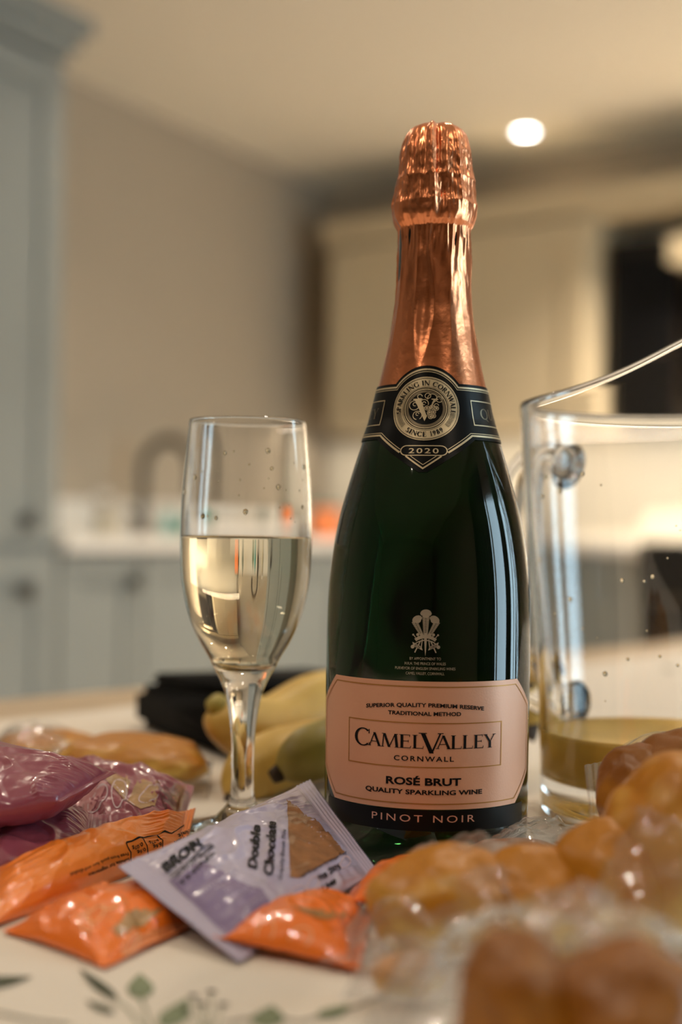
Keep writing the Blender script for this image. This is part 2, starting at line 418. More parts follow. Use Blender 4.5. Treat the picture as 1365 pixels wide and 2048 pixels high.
# patio window: frame + panes
bm = bmesh.new(); t = 0.06
for a in (WIN_A0+0.03, WIN_A0+0.90, WIN_A0+1.75, WIN_A0+2.6, WIN_A1-0.03): kbox(KW, a-t/2-0.01, a+t/2+0.01, -0.1, -0.03, ZF, WIN_TOP, bm)
kbox(KW, WIN_A0, WIN_A1, -0.1, -0.03, WIN_TOP-0.07, WIN_TOP, bm); kbox(KW, WIN_A0, WIN_A1, -0.1, -0.03, ZF, ZF+0.07, bm)
winf = link('window_1', bm, M_white, smooth=False); winf['kind'] = 'structure'
M_pane = film_mat('window_pane', (0.96, 0.98, 0.98, 1), 0.0, rough=0.0, bump=0.0, fr=1.45)
o = link('glass_pane', kbox(KW, WIN_A0, WIN_A1, -0.07, -0.064, ZF, WIN_TOP), M_pane, winf, smooth=False); o['kind'] = 'structure'

M_curt = mat('curtain_linen', srgb(120, 108, 94), 0.9)
for k, (a0, a1, lb) in enumerate(((0.85, 1.75, 'linen curtain gathered at the kitchen end of the patio window'), (2.45, 2.95, 'linen curtain hanging over the middle of the patio window'), (3.75, 4.65, 'linen curtain gathered at the garden end of the patio window'))):
    bm = bmesh.new(); pv = None
    for i in range(91):
        a = a0+(a1-a0)*i/90; b = 0.10+0.03*math.sin(i*0.9)
        q = [bm.verts.new(KW(a, b, zz)) for zz in (ZF+0.02, WIN_TOP+0.08)]
        if pv: bm.faces.new((pv[0], q[0], q[1], pv[1]))
        pv = q
    bmesh.ops.solidify(bm, geom=bm.faces[:], thickness=0.004)
    tag(link('curtain', bm, M_curt), lb, 'curtain', 'curtains at the patio window')
# ------------------------------------------------------------------ table and cloth
TE = Vector((-0.272, 1.144, 0)); UE = Vector((0.68, 0.73, 0)).normalized(); NE = Vector((UE.y, -UE.x, 0))
def KT(a, b, zz): return TE + UE*a + NE*b + Vector((0, 0, zz))
table = empty('dining_table', KT(0.35, 0.48, ZF)); tag(table, 'pale oak dining table covered by a leaf-printed white cloth', 'table')
TI = Matrix.Translation(-table.location)
def under(o, root):
    o.parent = root; o.matrix_parent_inverse = root.matrix_basis.inverted() if False else Matrix.Translation(-Vector(root.location)); return o
under(link('tabletop', kbox(KT, -1.0, 1.75, 0, 0.97, -0.034, -0.0015, bevel=0.004), M_table, smooth=False), table)
for a in (-0.92, 1.67):
    for b in (0.08, 0.89):
        under(link('leg', kbox(KT, a-0.035, a+0.035, b-0.035, b+0.035, ZF, -0.034), M_table, smooth=False), table)
# cloth: gently waved sheet
bm = bmesh.new(); NX, NY = 110, 60; g = []
for i in range(NX+1):
    row = []
    for j in range(NY+1):
        a = -0.95 + 2.62*i/NX; b = 0.115 + 0.845*j/NY
        p = KT(a, b, 0); hgt = 0
        dd = min(b-0.115, 0.2)
        if b < 0.3: hgt = 0.004*max(0, fbm(Vector((a*9, b*14, 3))))*min(1, (0.3-b)/0.1)
        row.append(bm.verts.new((p.x, p.y, hgt)))
    g.append(row)
for i in range(NX):
    for j in range(NY): bm.faces.new((g[i][j], g[i+1][j], g[i+1][j+1], g[i][j+1]))
cloth = link('tablecloth', bm, M_cloth); tag(cloth, 'white cotton tablecloth printed with sage leaves and dark berries', 'tablecloth')
# printed sprigs on the cloth
M_leaf = mat('print_leaf_green', srgb(138, 148, 118), 0.8, noise_amt=0.25, noise_scale=60)
M_leafd = mat('print_leaf_dark', srgb(84, 88, 68), 0.8, noise_amt=0.3, noise_scale=50)
M_berry = mat('print_berry', srgb(66, 54, 50), 0.8)
def ground(px, py): 
    q = P(px, py, 1.0); d = CAM_Z/(CAM_Z-q.z); r = P(px, py, d); return (r.x*1000, r.y*1000)
def cmap(x, y): return Vector((x/1000, y/1000, 0.0004))
def leaf2(p0, p1, wd):
    n = 12; L = []; R = []; dx, dy = p1[0]-p0[0], p1[1]-p0[1]; l = math.hypot(dx, dy); nx, ny = -dy/l, dx/l
    for k in range(n+1):
        t = k/n; h = wd*math.sin(PI*t**0.8)*(1-0.3*t)/2*1.2
        c = (p0[0]+dx*t, p0[1]+dy*t); L.append((c[0]+nx*h, c[1]+ny*h)); R.append((c[0]-nx*h, c[1]-ny*h))
    return [[R[k], R[k+1], L[k+1], L[k]] for k in range(n)]
lv, dk, br = [], [], []
G = ground
lv += leaf2(G(282, 2000), G(280, 1948), 7.5)
dk += leaf2(G(235, 2004), G(158, 1938), 4.2); dk += leaf2(G(228, 2030), G(172, 2002), 4)
dk += leaf2(G(-60, 1975), G(66, 1955), 11)
lv += leaf2(G(330, 2060), G(375, 1998), 8); lv += leaf2(G(530, 2060), G(545, 2012), 9); lv += leaf2(G(640, 2040), G(700, 2010), 7)
lv += strip([G(282, 2000), G(292, 2025), G(300, 2060)], 0.7) + strip([G(235, 2004), G(262, 2025), G(285, 2060)], 0.7)
for c in ((387, 1994), (423, 1985), (404, 2010), (447, 2011), (370, 2020)):
    q = G(*c); br += disc2(q[0], q[1], 1.5, 14); lv += strip([q, G((c[0]+420*2)/3, 2060)], 0.35)
dk += strip([G(-20, 2024), G(60, 2042), G(140, 2052)], 1.2) + strip([G(450, 2050), G(520, 2034), G(600, 2046), G(700, 2020), G(790, 1985)], 1.1)
# further sprigs over the rest of the cloth
for k in range(26):
    a = random.uniform(-0.6, 1.3); b = random.uniform(0.16, 0.9); q = KT(a, b, 0); r = random.uniform(0, 6.28)
    for s in range(4):
        e = (q.x*1000+38*math.cos(r+s*0.7), q.y*1000+38*math.sin(r+s*0.7)); m0 = (q.x*1000+8*math.cos(r+s*0.7), q.y*1000+8*math.sin(r+s*0.7))
        (lv if s % 2 else dk).extend(leaf2(m0, e, 9))
decal('printed_leaves', lv, cmap, M_leaf, cloth, None); decal('printed_dark_leaves', dk, cmap, M_leafd, cloth, None); decal('printed_berries', br, cmap, M_berry, cloth, None)
# ------------------------------------------------------------------ kitchen
def things_box(name, K, *a, m=None, root=None, bevel=0.0):
    o = link(name, kbox(K, *a, bevel=bevel), m, smooth=False)
    if root: under(o, root)
    return o
def shaker_door(K, a0, a1, b, z0, z1, m, root, sgn=1, stile=0.085, name='door'):
    """frame and recessed panel as one mesh"""
    bm = bmesh.new()
    kbox(K, a0+0.004, a1-0.004, b, b+0.012, z0+0.004, z1-0.004, bm)
    s = stile
    kbox(K, a0+0.004, a0+s, b+0.0121, b+0.022, z0+0.004, z1-0.004, bm); kbox(K, a1-s, a1-0.004, b+0.0121, b+0.022, z0+0.004, z1-0.004, bm)
    kbox(K, a0+s, a1-s, b+0.0121, b+0.022, z0+0.004, z0+s, bm); kbox(K, a0+s, a1-s, b+0.0121, b+0.022, z1-s, z1-0.004, bm)
    return under(link(name, bm, m, smooth=False), root)
def knob(K, a, b, zz, door):
    bm = bmesh.new(); lathe(bm, [(0, 0), (0.012, 0), (0.011, 0.012), (0.022, 0.018), (0.025, 0.024), (0.021, 0.029), (0, 0.031)], 20)
    n = K(0, 1, 0)-K(0, 0, 0)
    M = Matrix.Translation(K(a, b, zz)) @ n.to_track_quat('Z', 'Y').to_matrix().to_4x4()
    bmesh.ops.transform(bm, matrix=M, verts=bm.verts)
    o = link('knob', bm, M_knob); root = door.parent; under(o, root); o.parent = door
    return o
# tall larder unit
tall = empty('tall_cabinet', KA(2.9, 0.3, ZF)); tag(tall, 'tall pale shaker larder cabinet with dark knobs at the left of the worktop', 'cabinet')
things_box('body', KA, 2.445, 3.35, 0.002, 0.578, ZF+0.001, 1.385, m=M_cab, root=tall)
d = shaker_door(KA, 2.447, 2.895, 0.579, 0.09, 1.375, M_cab, tall); knob(KA, 2.581, 0.6, 0.156, d)
d = shaker_door(KA, 2.897, 3.345, 0.579, 0.09, 1.375, M_cab, tall)
d = shaker_door(KA, 2.447, 2.895, 0.579, ZF+0.15, 0.082, M_cab, tall); knob(KA, 2.581, 0.6, -0.025, d)
d = shaker_door(KA, 2.897, 3.345, 0.579, ZF+0.15, 0.082, M_cab, tall)
bm = bmesh.new()
for k, (o_, z0, z1) in enumerate(((0.01, 1.386, 1.42), (0.03, 1.4201, 1.46), (0.055, 1.4601, 1.50))): kbox(KA, 2.445-o_, 3.36, 0.002, 0.60+o_, z0, z1, bm)
under(link('cornice', bm, M_cab, smooth=False), tall)
# base units under the sink run
edges = [2.443, 2.075, 1.47, 0.87, 0.16]
for k in range(4):
    a1, a0 = edges[k], edges[k+1]
    r = empty('base_cabinet', KA((a0+a1)/2, 0.3, ZF))
    lab = ['grey-blue base cabinet next to the tall larder with one dark knob', 'grey-blue base cabinet under the sink tap', 'grey-blue base cabinet right of the sink cabinet', 'grey-blue corner base cabinet beneath the far end of the sink worktop'][k]
    tag(r, lab, 'cabinet', 'base cabinets along the sink wall')
    things_box('body', KA, a0+0.001, a1-0.001, 0.002, 0.578, ZF+0.15, 0.073, m=M_cab, root=r)
    things_box('plinth', KA, a0+0.001, a1-0.001, 0.002, 0.52, ZF+0.001, ZF+0.149, m=M_cab, root=r)
    d = shaker_door(KA, a0+0.002, a1-0.002, 0.579, ZF+0.155, 0.07, M_cab, r, stile=0.08 if k < 3 else 0.05)
    knob(KA, {0: 2.128, 1: 1.55, 2: 1.38, 3: 0.68}[k], 0.6, -0.009, d)
bm = kbox(KA, 0.13, 2.442, 0.002, 0.63, 0.075, 0.115, bevel=0.004)
wt = link('worktop', bm, M_top, smooth=False); tag(wt, 'white worktop running under the tap along the left wall', 'worktop')
bm = kbox(KA, 0.13, 2.442, 0.002, 0.02, 0.116, 0.235); us = link('upstand', bm, M_top, smooth=False); tag(us, 'low white upstand along the wall behind the tap', 'upstand')
# back run: base units, worktop, splashback, wall cabinets
s0 = 0.66
for k, (a0, a1, kind) in enumerate(((0.76, 1.25, 0), (1.25, 1.74, 0), (1.74, 2.34, 1), (2.34, 2.94, 0))):
    if kind == 0:
        r = empty('base_cabinet', KB((a0+a1)/2, 0.3, ZF))
        tag(r, ['grey base cabinet behind the green bottle', 'grey base cabinet left of the black oven', '', 'grey base cabinet right of the black oven'][k], 'cabinet', 'base cabinets along the back wall')
        things_box('body', KB, a0+0.001, a1-0.001, 0.002, 0.578, ZF+0.15, 0.073, m=M_cab, root=r)
        things_box('plinth', KB, a0+0.001, a1-0.001, 0.002, 0.52, ZF+0.001, ZF+0.149, m=M_cab, root=r)
        d = shaker_door(KB, a0+0.002, a1-0.002, 0.579, ZF+0.155, 0.07, M_cab, r); knob(KB, a0+0.08, 0.6, -0.009, d)
    else:
        r = empty('oven', KB((a0+a1)/2, 0.3, ZF)); tag(r, 'black built-in oven seen through the glass jug', 'oven')
        things_box('body', KB, a0+0.001, a1-0.001, 0.002, 0.575, ZF+0.08, 0.073, m=M_black, root=r)
        d = things_box('door', KB, a0+0.004, a1-0.004, 0.576, 0.631, ZF+0.2, -0.03, m=M_black, root=r)
        bm = tube(bmesh.new(), [KB(a0+0.06, 0.67, -0.07), KB(a1-0.06, 0.67, -0.07)], 0.009)
        for q in (a0+0.08, a1-0.08): tube(bm, [KB(q, 0.63, -0.07), KB(q, 0.67, -0.07)], 0.006)
        h = under(link('handle', bm, M_steel), r); h.parent = d
        things_box('control_panel', KB, a0+0.004, a1-0.004, 0.632, 0.66, -0.025, 0.125, m=M_black, root=r)
        things_box('plinth', KB, a0+0.001, a1-0.001, 0.002, 0.5, ZF+0.001, ZF+0.079, m=M_cab, root=r)
bm = kbox(KB, 0.745, 2.94, 0.002, 0.63, 0.075, 0.115, bevel=0.004)
o = link('worktop', bm, M_top, smooth=False); tag(o, 'white worktop along the back wall behind the jug', 'worktop')
M_splash = mat('cream_splashback', srgb(222, 218, 206), 0.6)
o = link('splashback', kbox(KB, 0.03, 2.94, 0.002, 0.012, 0.116, 0.53), M_splash, smooth=False); tag(o, 'cream splashback lit from above between worktop and wall cabinets', 'splashback')
for k, (a0, a1, m) in enumerate(((0.27, 0.83, M_wallcab), (0.83, 1.407, M_wallcab))):
    r = empty('wall_cabinet', KB((a0+a1)/2, 0.17, 0.54))
    tag(r, ['beige wall cabinet nearest the room corner', 'beige wall cabinet behind the copper foil neck, brightly lit'][k], 'cabinet', 'wall cabinets')
    things_box('body', KB, a0+0.001, a1-0.001, 0.002, 0.326, 0.545, 1.295, m=m, root=r)
    shaker_door(KB, a0+0.002, a1-0.002, 0.327, 0.55, 1.29, m, r)
r = empty('wall_cabinet', KB(1.55, 0.17, 0.54)); tag(r, 'dark box standing in for the shaded niche beside the beige wall cabinet', 'cabinet', 'wall cabinets')
things_box('body', KB, 1.44, 1.70, 0.002, 0.20, 0.545, 1.22, m=M_dark, root=r)  # dark body and front imitate the shade inside the niche
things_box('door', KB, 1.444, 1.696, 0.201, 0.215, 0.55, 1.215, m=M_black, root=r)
r = empty('extractor_hood', KB(2.05, 0.2, 0.5)); tag(r, 'beige and black extractor hood at the right above the jug', 'extractor hood')
things_box('chimney', KB, 1.76, 2.3, 0.002, 0.22, 0.62, 1.09, m=M_black, root=r)
things_box('canopy', KB, 1.715, 2.36, 0.002, 0.335, 1.10, 1.19, m=M_wallcab, root=r)
o = link('cornice', kbox(KB, 0.25, 2.94, 0.002, 0.36, 1.30, 1.345), M_wallcab, smooth=False); 
bm = kbox(KB, 0.25, 2.94, 0.002, 0.385, 1.346, 1.39)
under_c = link('crown', bm, M_wallcab, smooth=False); under_c.parent = o
tag(o, 'beige cornice running along the top of the wall cabinets', 'cornice')
# tap
tap = empty('tap', KA(1.486, 0.15, 0.115)); tag(tap, 'tall brushed nickel swan-neck tap rising from the white worktop', 'tap')
bm = bmesh.new(); R_ = 0.105
path = [KA(1.486, 0.15, 0.117), KA(1.486, 0.15, 0.335)] + [KA(1.486, 0.15+R_*(1-math.cos(t)), 0.335+R_*math.sin(t)) for t in [PI*k/16 for k in range(1, 17)]] + [KA(1.486, 0.36, 0.25)]
under(link('spout', tube(bm, path, 0.019), M_steel), tap)
bm = bmesh.new(); lathe(bm, [(0, 0.1155), (0.03, 0.1155), (0.03, 0.125), (0.024, 0.13), (0.024, 0.18), (0, 0.18)], 24)
bmesh.ops.translate(bm, verts=bm.verts, vec=KA(1.486, 0.15, 0)); under(link('base', bm, M_steel), tap)
under(link('lever', tube(bmesh.new(), [KA(1.486, 0.15, 0.16), KA(1.58, 0.17, 0.19)], 0.008), M_steel), tap)
def on_lathe(root, name, prof, m, seg=28):
    o = link(name, lathe(bmesh.new(), prof, seg), m); o.parent = root; return o
# soap dispenser with a clear round top
q = P(208, 1050, 4.35); r = empty('soap_dispenser', (q.x, q.y, 0.1155)); tag(r, 'small soap dispenser with a clear round top left of the tap', 'dispenser')
on_lathe(r, 'bottle', [(0, 0), (0.024, 0), (0.026, 0.01), (0.024, 0.06), (0.012, 0.075), (0, 0.075)], mat('beige_soap', srgb(200, 190, 165), 0.4))
bm = bmesh.new(); bmesh.ops.create_uvsphere(bm, u_segments=24, v_segments=16, radius=0.034); bmesh.ops.translate(bm, verts=bm.verts, vec=(0, 0, 0.109))
o = link('round_top', bm, M_glass); o.parent = r
def bottle_at(px, depth, h, rad, m, cap, label, neck=0.3, nm='bottle', grp=None):
    q = P(px, 1060, depth); r = empty(nm, (q.x, q.y, 0.1155)); tag(r, label, 'bottle', grp)
    on_lathe(r, 'body', [(0, 0), (rad, 0), (rad, h*0.65), (rad*neck, h*0.85), (rad*neck, h), (0, h)], m)
    on_lathe(r, 'cap', [(0, h+.0005), (rad*neck*1.2, h+.0005), (rad*neck*1.2, h+0.02), (0, h+0.02)], cap)
bottle_at(337, 4.95, 0.09, 0.028, mat('teal_plastic', srgb(105, 190, 185), 0.3), M_white, 'teal washing-up bottle just right of the tap base', grp='bottles on the worktop')
bottle_at(372, 5.05, 0.07, 0.024, mat('green_plastic', srgb(60, 120, 80), 0.3), M_white, 'short green bottle right of the teal bottle', grp='bottles on the worktop')
bottle_at(548, 5.45, 0.12, 0.03, mat('grey_plastic', srgb(150, 160, 150), 0.3), M_knob, 'pale grey bottle behind the flute glass', grp='bottles on the worktop')
bottle_at(628, 5.62, 0.14, 0.035, mat('dark_green_plastic', srgb(60, 100, 75), 0.3), M_knob, 'dark green bottle behind the orange packet', grp='bottles on the worktop')
q = P(652, 1060, 5.25); r = empty('food_packet', (q.x, q.y, 0.1155), 0.3); tag(r, 'bright orange packet standing on the far worktop', 'packet')
bm = bmesh.new(); box(bm, Vector((0, 0, 0.055)), Vector((1, 0, 0)), Vector((0, 1, 0)), ZV, 0.055, 0.03, 0.055); bmesh.ops.bevel(bm, geom=bm.edges[:], offset=0.008, segments=2, affect='EDGES')
o = link('bag', bm, mat('orange_packet', srgb(240, 130, 45), 0.4), smooth=False); o.parent = r
bm = bmesh.new(); box(bm, Vector((0, 0, 0.118)), Vector((1, 0, 0)), Vector((0, 1, 0)), ZV, 0.05, 0.004, 0.007)
o = link('folded_top', bm, mat('green_plastic', (0, 0, 0, 1)), smooth=False); o.parent = r
# ceiling downlights
for i, (x, y) in enumerate(LAMPS):
    r = empty('downlight', (x, y, ZC)); 
    lab = 'round recessed ceiling downlight glowing above the wall cabinets' if i == 0 else 'recessed ceiling downlight in the room, outside the picture'
    tag(r, lab, 'downlight', 'ceiling downlights')  # the last unseen one is the added light for the wall cabinets
    on_lathe(r, 'bezel', [(0.036, -0.001), (0.046, -0.001), (0.046, -0.006), (0.036, -0.009), (0.036, -0.001)], M_white, 32)
    on_lathe(r, 'lamp', [(0, -0.004), (0.0355, -0.004), (0.0355, -0.002), (0, -0.002)], M_lamp, 32)
# ------------------------------------------------------------------ sparkling wine bottle
BD = 0.62; BX = 0.0387
bot = empty('wine_bottle', (BX, BD, 0), math.atan2(-BX, BD)); tag(bot, 'dark green sparkling wine bottle with copper foil neck and rose label', 'bottle')
PXM = BD/FPX
body_tab = [(0.0, 0.0405), (0.004, 0.0432), (0.010, 0.0440), (0.040, 0.0442), (0.085, 0.0443), (0.108, 0.0440), (0.125, 0.0427), (0.1425, 0.0398), (0.160, 0.0351), (0.1775, 0.0297),
            (0.188, 0.0263), (0.199, 0.0236), (0.208, 0.0214), (0.217, 0.0195), (0.2255, 0.0179), (0.239, 0.0162), (0.256, 0.0155), (0.270, 0.0153), (0.280, 0.0152)]
BODY = smooth_tab(body_tab, 260)
def RB(h): return interp(BODY, h)
prof = [(0, 0.012), (0.02, 0.006), (0.034, 0.0008), (0.038, 0.0)] + [(r, h) for h, r in BODY] + [(0.0148, 0.2965), (0.0, 0.2966)]
bm = lathe(bmesh.new(), prof, 128)
g = link('glass_body', bm, M_green, bot)
# foil capsule: wrinkled metal
foil_tab = [(0.186, 0.0269), (0.199, 0.0239), (0.208, 0.0217), (0.217, 0.0198), (0.2255, 0.0182), (0.2385, 0.0165), (0.256, 0.0158), (0.2685, 0.0156), (0.2715, 0.0172), (0.2755, 0.0184),
            (0.2835, 0.01765), (0.2965, 0.0161), (0.3055, 0.0146), (0.3115, 0.0125), (0.3140, 0.009), (0.3150, 0.004), (0.3152, 0.0)]
FT = smooth_tab(foil_tab, 360)
def foil_fn(th, r, h):
    a = (th + PI) % (2*PI) - PI           # 0 faces the camera
    d = 0.0
    v = Vector((math.sin(th)*1.6, math.cos(th)*1.6, h*60))
    up = min(1, max(0, (h-0.205)/0.05))
    d += 0.0006*up*fbm(Vector((v.x*1.3, v.y*1.3, h*45)), 3)
    # long creases on the neck
    cr = 1-abs(noise.noise(Vector((math.sin(th)*2.2+5, math.cos(th)*2.2, h*22))))*3.2
    if cr > 0: d += 0.0007*up*cr*cr*min(1, max(0, (0.275-h)/0.01))
    # puckers under the collar
    if 0.255 < h < 0.2755:
        k = (h-0.255)/0.0205
        d += 0.0009*k*(1-k)*3*noise.noise(Vector((math.sin(th)*9, math.cos(th)*9, h*30)))
    # head: vertical flutes of the wire hood and seam
    if h > 0.272:
        k = min(1, (h-0.272)/0.01)*min(1, max(0, (0.316-h)/0.012))
        d += 0.00045*k*noise.noise(Vector((math.sin(th)*11, math.cos(th)*11, h*25)))
        d += 0.0008*k*fbm(Vector((math.sin(th)*3, math.cos(th)*3, h*90)), 3)
        for hb in (0.2795, 0.2905):
            d += 0.00035*math.exp(-((h-hb)/0.0011)**2)*(0.6+0.6*noise.noise(Vector((math.sin(th)*3, math.cos(th)*3, hb*100))))
    seam = a + 0.12 + 0.25*noise.noise(Vector((0, 3, h*30)))
    ks = min(1, max(0, (h-0.262)/0.02))
    d += 0.0017*ks*math.exp(-(seam/0.09)**2) - 0.0013*ks*math.exp(-((seam-0.2)/0.09)**2)
    return max(0.0003, r + d*min(1, r/0.006)), h + (0.0004*noise.noise(Vector((math.sin(th)*3, math.cos(th)*3, 7))) if h > 0.305 else 0)
bm = lathe(bmesh.new(), [(r, h) for h, r in FT], 300, fn=foil_fn)
foil = link('foil_capsule', bm, M_foil, bot)

# ---- front label
def LB(s, t, off=0.0):
    s -= 1.0
    h = t/1000; R = RB(h); th = s/44.3
    r = R + off
    return Vector((r*math.sin(th), -r*math.cos(th), h))
def lab(off): return lambda x, y: LB(x, y, off)
outl = [(-45, 77.2), (45, 77.2), (58.3, 66), (58.3, 37.5), (45, 25.4), (-45, 25.4), (-58.3, 37.5), (-58.3, 66)]
label = decal('front_label', [outl], lab(0.00025), M_pink, bot, 1.5); label['label'] = 'rose pink octagonal front label'
inn = [(-44, 75), (44, 75), (56.2, 65), (56.2, 38.4), (44, 27.6), (-44, 27.6), (-56.2, 38.4), (-56.2, 65)]
decal('gold_border', strip(inn, 0.42, True), lab(0.0004), M_goldline, label, 1.5)
bx0 = [(-34.7, 60.3), (34.7, 60.3), (34.7, 42.4), (-34.7, 42.4)]
decal('gold_frame', strip(bx0, 0.40, True), lab(0.0004), M_goldline, label, 1.5)
# thin engraved lines across the label paper
T = lab(0.00045)
decal('lettering', sans_line('SUPERIOR QUALITY PREMIUM RESERVE', 0, 66.9, 1.6, 50.5, 0.026, 1.0, arc=1.6), T, M_ink, label, 1.2)
decal('lettering', sans_line('TRADITIONAL METHOD', 0, 63.4, 1.6, 30.0, 0.026), T, M_ink, label, 1.2)
L = []
def put(ch, x0, y0, cap, wk):
    gch, adv = SER[ch]
    for pl in _g(gch): L.append([(x0+px*wk, y0+py*cap) for px, py in pl])
    return adv*wk
x = -31.3
x += put('C', x, 49.6, 7.2, 8.0) - 0.9
for ch in 'AMEL': x += put(ch, x, 50.0, 5.5, 6.0 if ch != 'E' else 6.4) + 0.05
x -= 1.4; xv = x; x += put('V', x, 48.2, 8.2, 9.6) - 2.1
for ch in 'ALLEY': x += put(ch, x, 50.0, 5.5, 6.0) + 0.05
sc_ = 62.5/(x+31.3)
L = [[((px+31.3)*sc_-31.3, py) for px, py in pl] for pl in L]
decal('lettering', L, T, M_ink, label, 1.2)
decal('lettering', sans_line('CORNWALL', 0, 44.9, 2.1, 24.5, 0.018, 1.3), T, M_ink, label, 1.2)
decal('lettering', sans_line('ROSÉ BRUT', 0, 35.2, 3.0, 31.0, 0.032), T, M_ink, label, 1.2)
decal('lettering', sans_line('QUALITY SPARKLING WINE', 0, 31.4, 1.9, 50.0, 0.028), T, M_ink, label, 1.2)
lower = decal('lower_label', [[(-52, 25.0), (52, 25.0), (52, 16.5), (-52, 16.5)]], lab(0.0002), M_labelblack, bot, 1.5); lower['label'] = 'black strip below the rose label'
decal('lettering', sans_line('PINOT NOIR', 0, 20.2, 3.0, 43.5, 0.0, 1.35), lab(0.00035), M_copperink, lower, 1.2)
# ---- printed feather crest
cr = []
def feather(cx, cy, ang, ln, wd, curl):
    out = []; n = 14
    def tr(x, y): 
        c, s = math.cos(ang), math.sin(ang); return (cx + x*c - y*s, cy + x*s + y*c)
    for sgn in (-1, 1):
        for k in range(n):
            t0, t1 = k/n, (k+0.72)/n
            w0, w1 = wd*(0.55+0.45*t0), wd*(0.55+0.45*t1)
            out.append([tr(sgn*0.06, t0*ln), tr(sgn*w0, t0*ln+0.5), tr(sgn*w1, t1*ln+0.5), tr(sgn*0.06, t1*ln)][::sgn])
    for k in range(8):                       # curled tip made of lobes
        a = PI*(0.05 + 0.9*k/7); q = tr(curl[0]+math.cos(a)*curl[2]*0.55, ln+curl[1]+math.sin(a)*curl[2]*0.35 - 0.4)
        out += disc2(q[0], q[1], curl[2]*0.38, 12)
    q = tr(curl[0], ln+curl[1]-0.6); out += disc2(q[0], q[1], curl[2]*0.62, 20, curl[2]*0.5)
    return out
cr += feather(0, 95.3, 0, 8.6, 1.5, (0, 1.1, 2.5))
cr += feather(-1.2, 95.3, 0.50, 6.9, 1.25, (1.3, 0.6, 2.3)); cr += feather(1.2, 95.3, -0.50, 6.9, 1.25, (-1.3, 0.6, 2.3))
cr += ring2(0, 88.6, 6.1, 7.4, PI*0.29, PI*0.71, 20); cr += ring2(0, 87.4, 6.3, 6.7, PI*0.27, PI*0.73, 20)
for x_ in (-5.0, -3.2, -1.6, 0, 1.6, 3.2, 5.0): cr += disc2(x_, 96.3-abs(x_)*0.05, 0.42 if abs(x_) > 4 else 0.6, 12); cr += strip([(x_*0.8, 94.9), (x_, 96.2)], 0.35)
cr += [[(-0.55, 95), (0.55, 95), (0.25, 89.5), (0, 87.5), (-0.25, 89.5)]]
cr += strip([(-2.1, 93.5), (-4.3, 88.9)], 0.5) + strip([(2.1, 93.5), (4.3, 88.9)], 0.5) + strip([(-1.3, 94.3), (-1.7, 91)], 0.4) + strip([(1.3, 94.3), (1.7, 91)], 0.4)
for sgn in (-1, 1):
    cr += [[(sgn*5.3, 93.2), (sgn*1.6, 91.3), (sgn*1.1, 89.8), (sgn*4.9, 91.4)][::sgn]] + disc2(sgn*5.2, 91.2, 0.75, 14)
crest = decal('printed_crest', cr, lab(0.0003), M_silver, bot, 1.2); crest['label'] = 'pale gold three-feather crest printed on the glass'
ti, _ = sans('ICH', 0.01); 
def tilt(pls, cx, cy, ang, cap):
    c, s = math.cos(ang), math.sin(ang); w = max(p[0] for q in pls for p in q)
    return [[(cx + ((px-w/2)*c - (py-.5)*s)*cap, cy + ((px-w/2)*s + (py-.5)*c)*cap) for px, py in q] for q in pls]
decal('lettering', tilt(sans('ICH', 0.01)[0], -3.2, 91.4, -0.45, 1.1) + tilt(sans('DIEN', 0.01)[0], 3.2, 91.4, 0.45, 1.0), lab(0.00045), M_labelblack, crest, 1.2)
T2 = lab(0.0003)
for txt, yy, wd_ in (('BY APPOINTMENT TO', 85.9, 12.6), ('H.R.H. THE PRINCE OF WALES', 83.9, 16.6), ('PURVEYOR OF ENGLISH SPARKLING WINES', 81.9, 24.6), ('CAMEL VALLEY, CORNWALL', 79.9, 15.6)):
    decal('lettering', sans_line(txt, 0, yy, 1.15, wd_, -0.004), T2, M_silver, crest, 1.2)
# ---- neck label (developed cone around the medallion)
ZM = 0.1893; RM = RB(ZM)+0.0003; SLOPE = (RB(0.180)-RB(0.200))/0.020
ALF = math.atan(SLOPE); RHO = RM/math.sin(ALF)*1000; TH0 = math.radians(-5.5)
def cone(off):
    def f(s, t):
        rho = math.hypot(s, RHO-t); ph = math.atan2(s, RHO-t); th = ph/math.sin(ALF) + TH0
        h = ZM - (rho-RHO)/1000*math.cos(ALF)
        r = max(RB(h), interp(FT, h) if h > 0.186 else 0) + off
        return Vector((r*math.sin(th), -r*math.cos(th), h))
    return f
def band(off):       # straight bands: constant height, s is arc length at the medallion
    def f(s, t):
        th = s/(RM*1000) + TH0; h = ZM + t/1000*math.cos(ALF)
        r = max(RB(h), interp(FT, h) if h > 0.186 else 0) + off
        return Vector((r*math.sin(th), -r*math.cos(th), h))
    return f
def arc2(r, a0, a1, n=24, cx=0, cy=0): return [(cx+r*math.cos(a0+(a1-a0)*k/n), cy+r*math.sin(a0+(a1-a0)*k/n)) for k in range(n+1)]
def neck_outline(off=0.0):
    R1 = 19.2-off; top = 11.4-off
    a = math.asin(top/R1); S = 76
    up = [(-S, top)] + [(-R1*math.cos(a)-2.0, top)] + arc2(R1, PI-a, a) + [(R1*math.cos(a)+2.0, top), (S, top)]
    dn = [(S, -13.2+off), (19.5-off*0.4, -13.2+off), (1.2, -28.0+off*1.4), (-1.2, -28.0+off*1.4), (-19.5+off*0.4, -13.2+off), (-S, -13.2+off)]
    return up, dn
up, dn = neck_outline()
neck = decal('neck_label', [up+dn], band(0.0005), M_labelblack, bot, 1.5); neck['label'] = 'black and gold neck label with round medallion'
gl = []
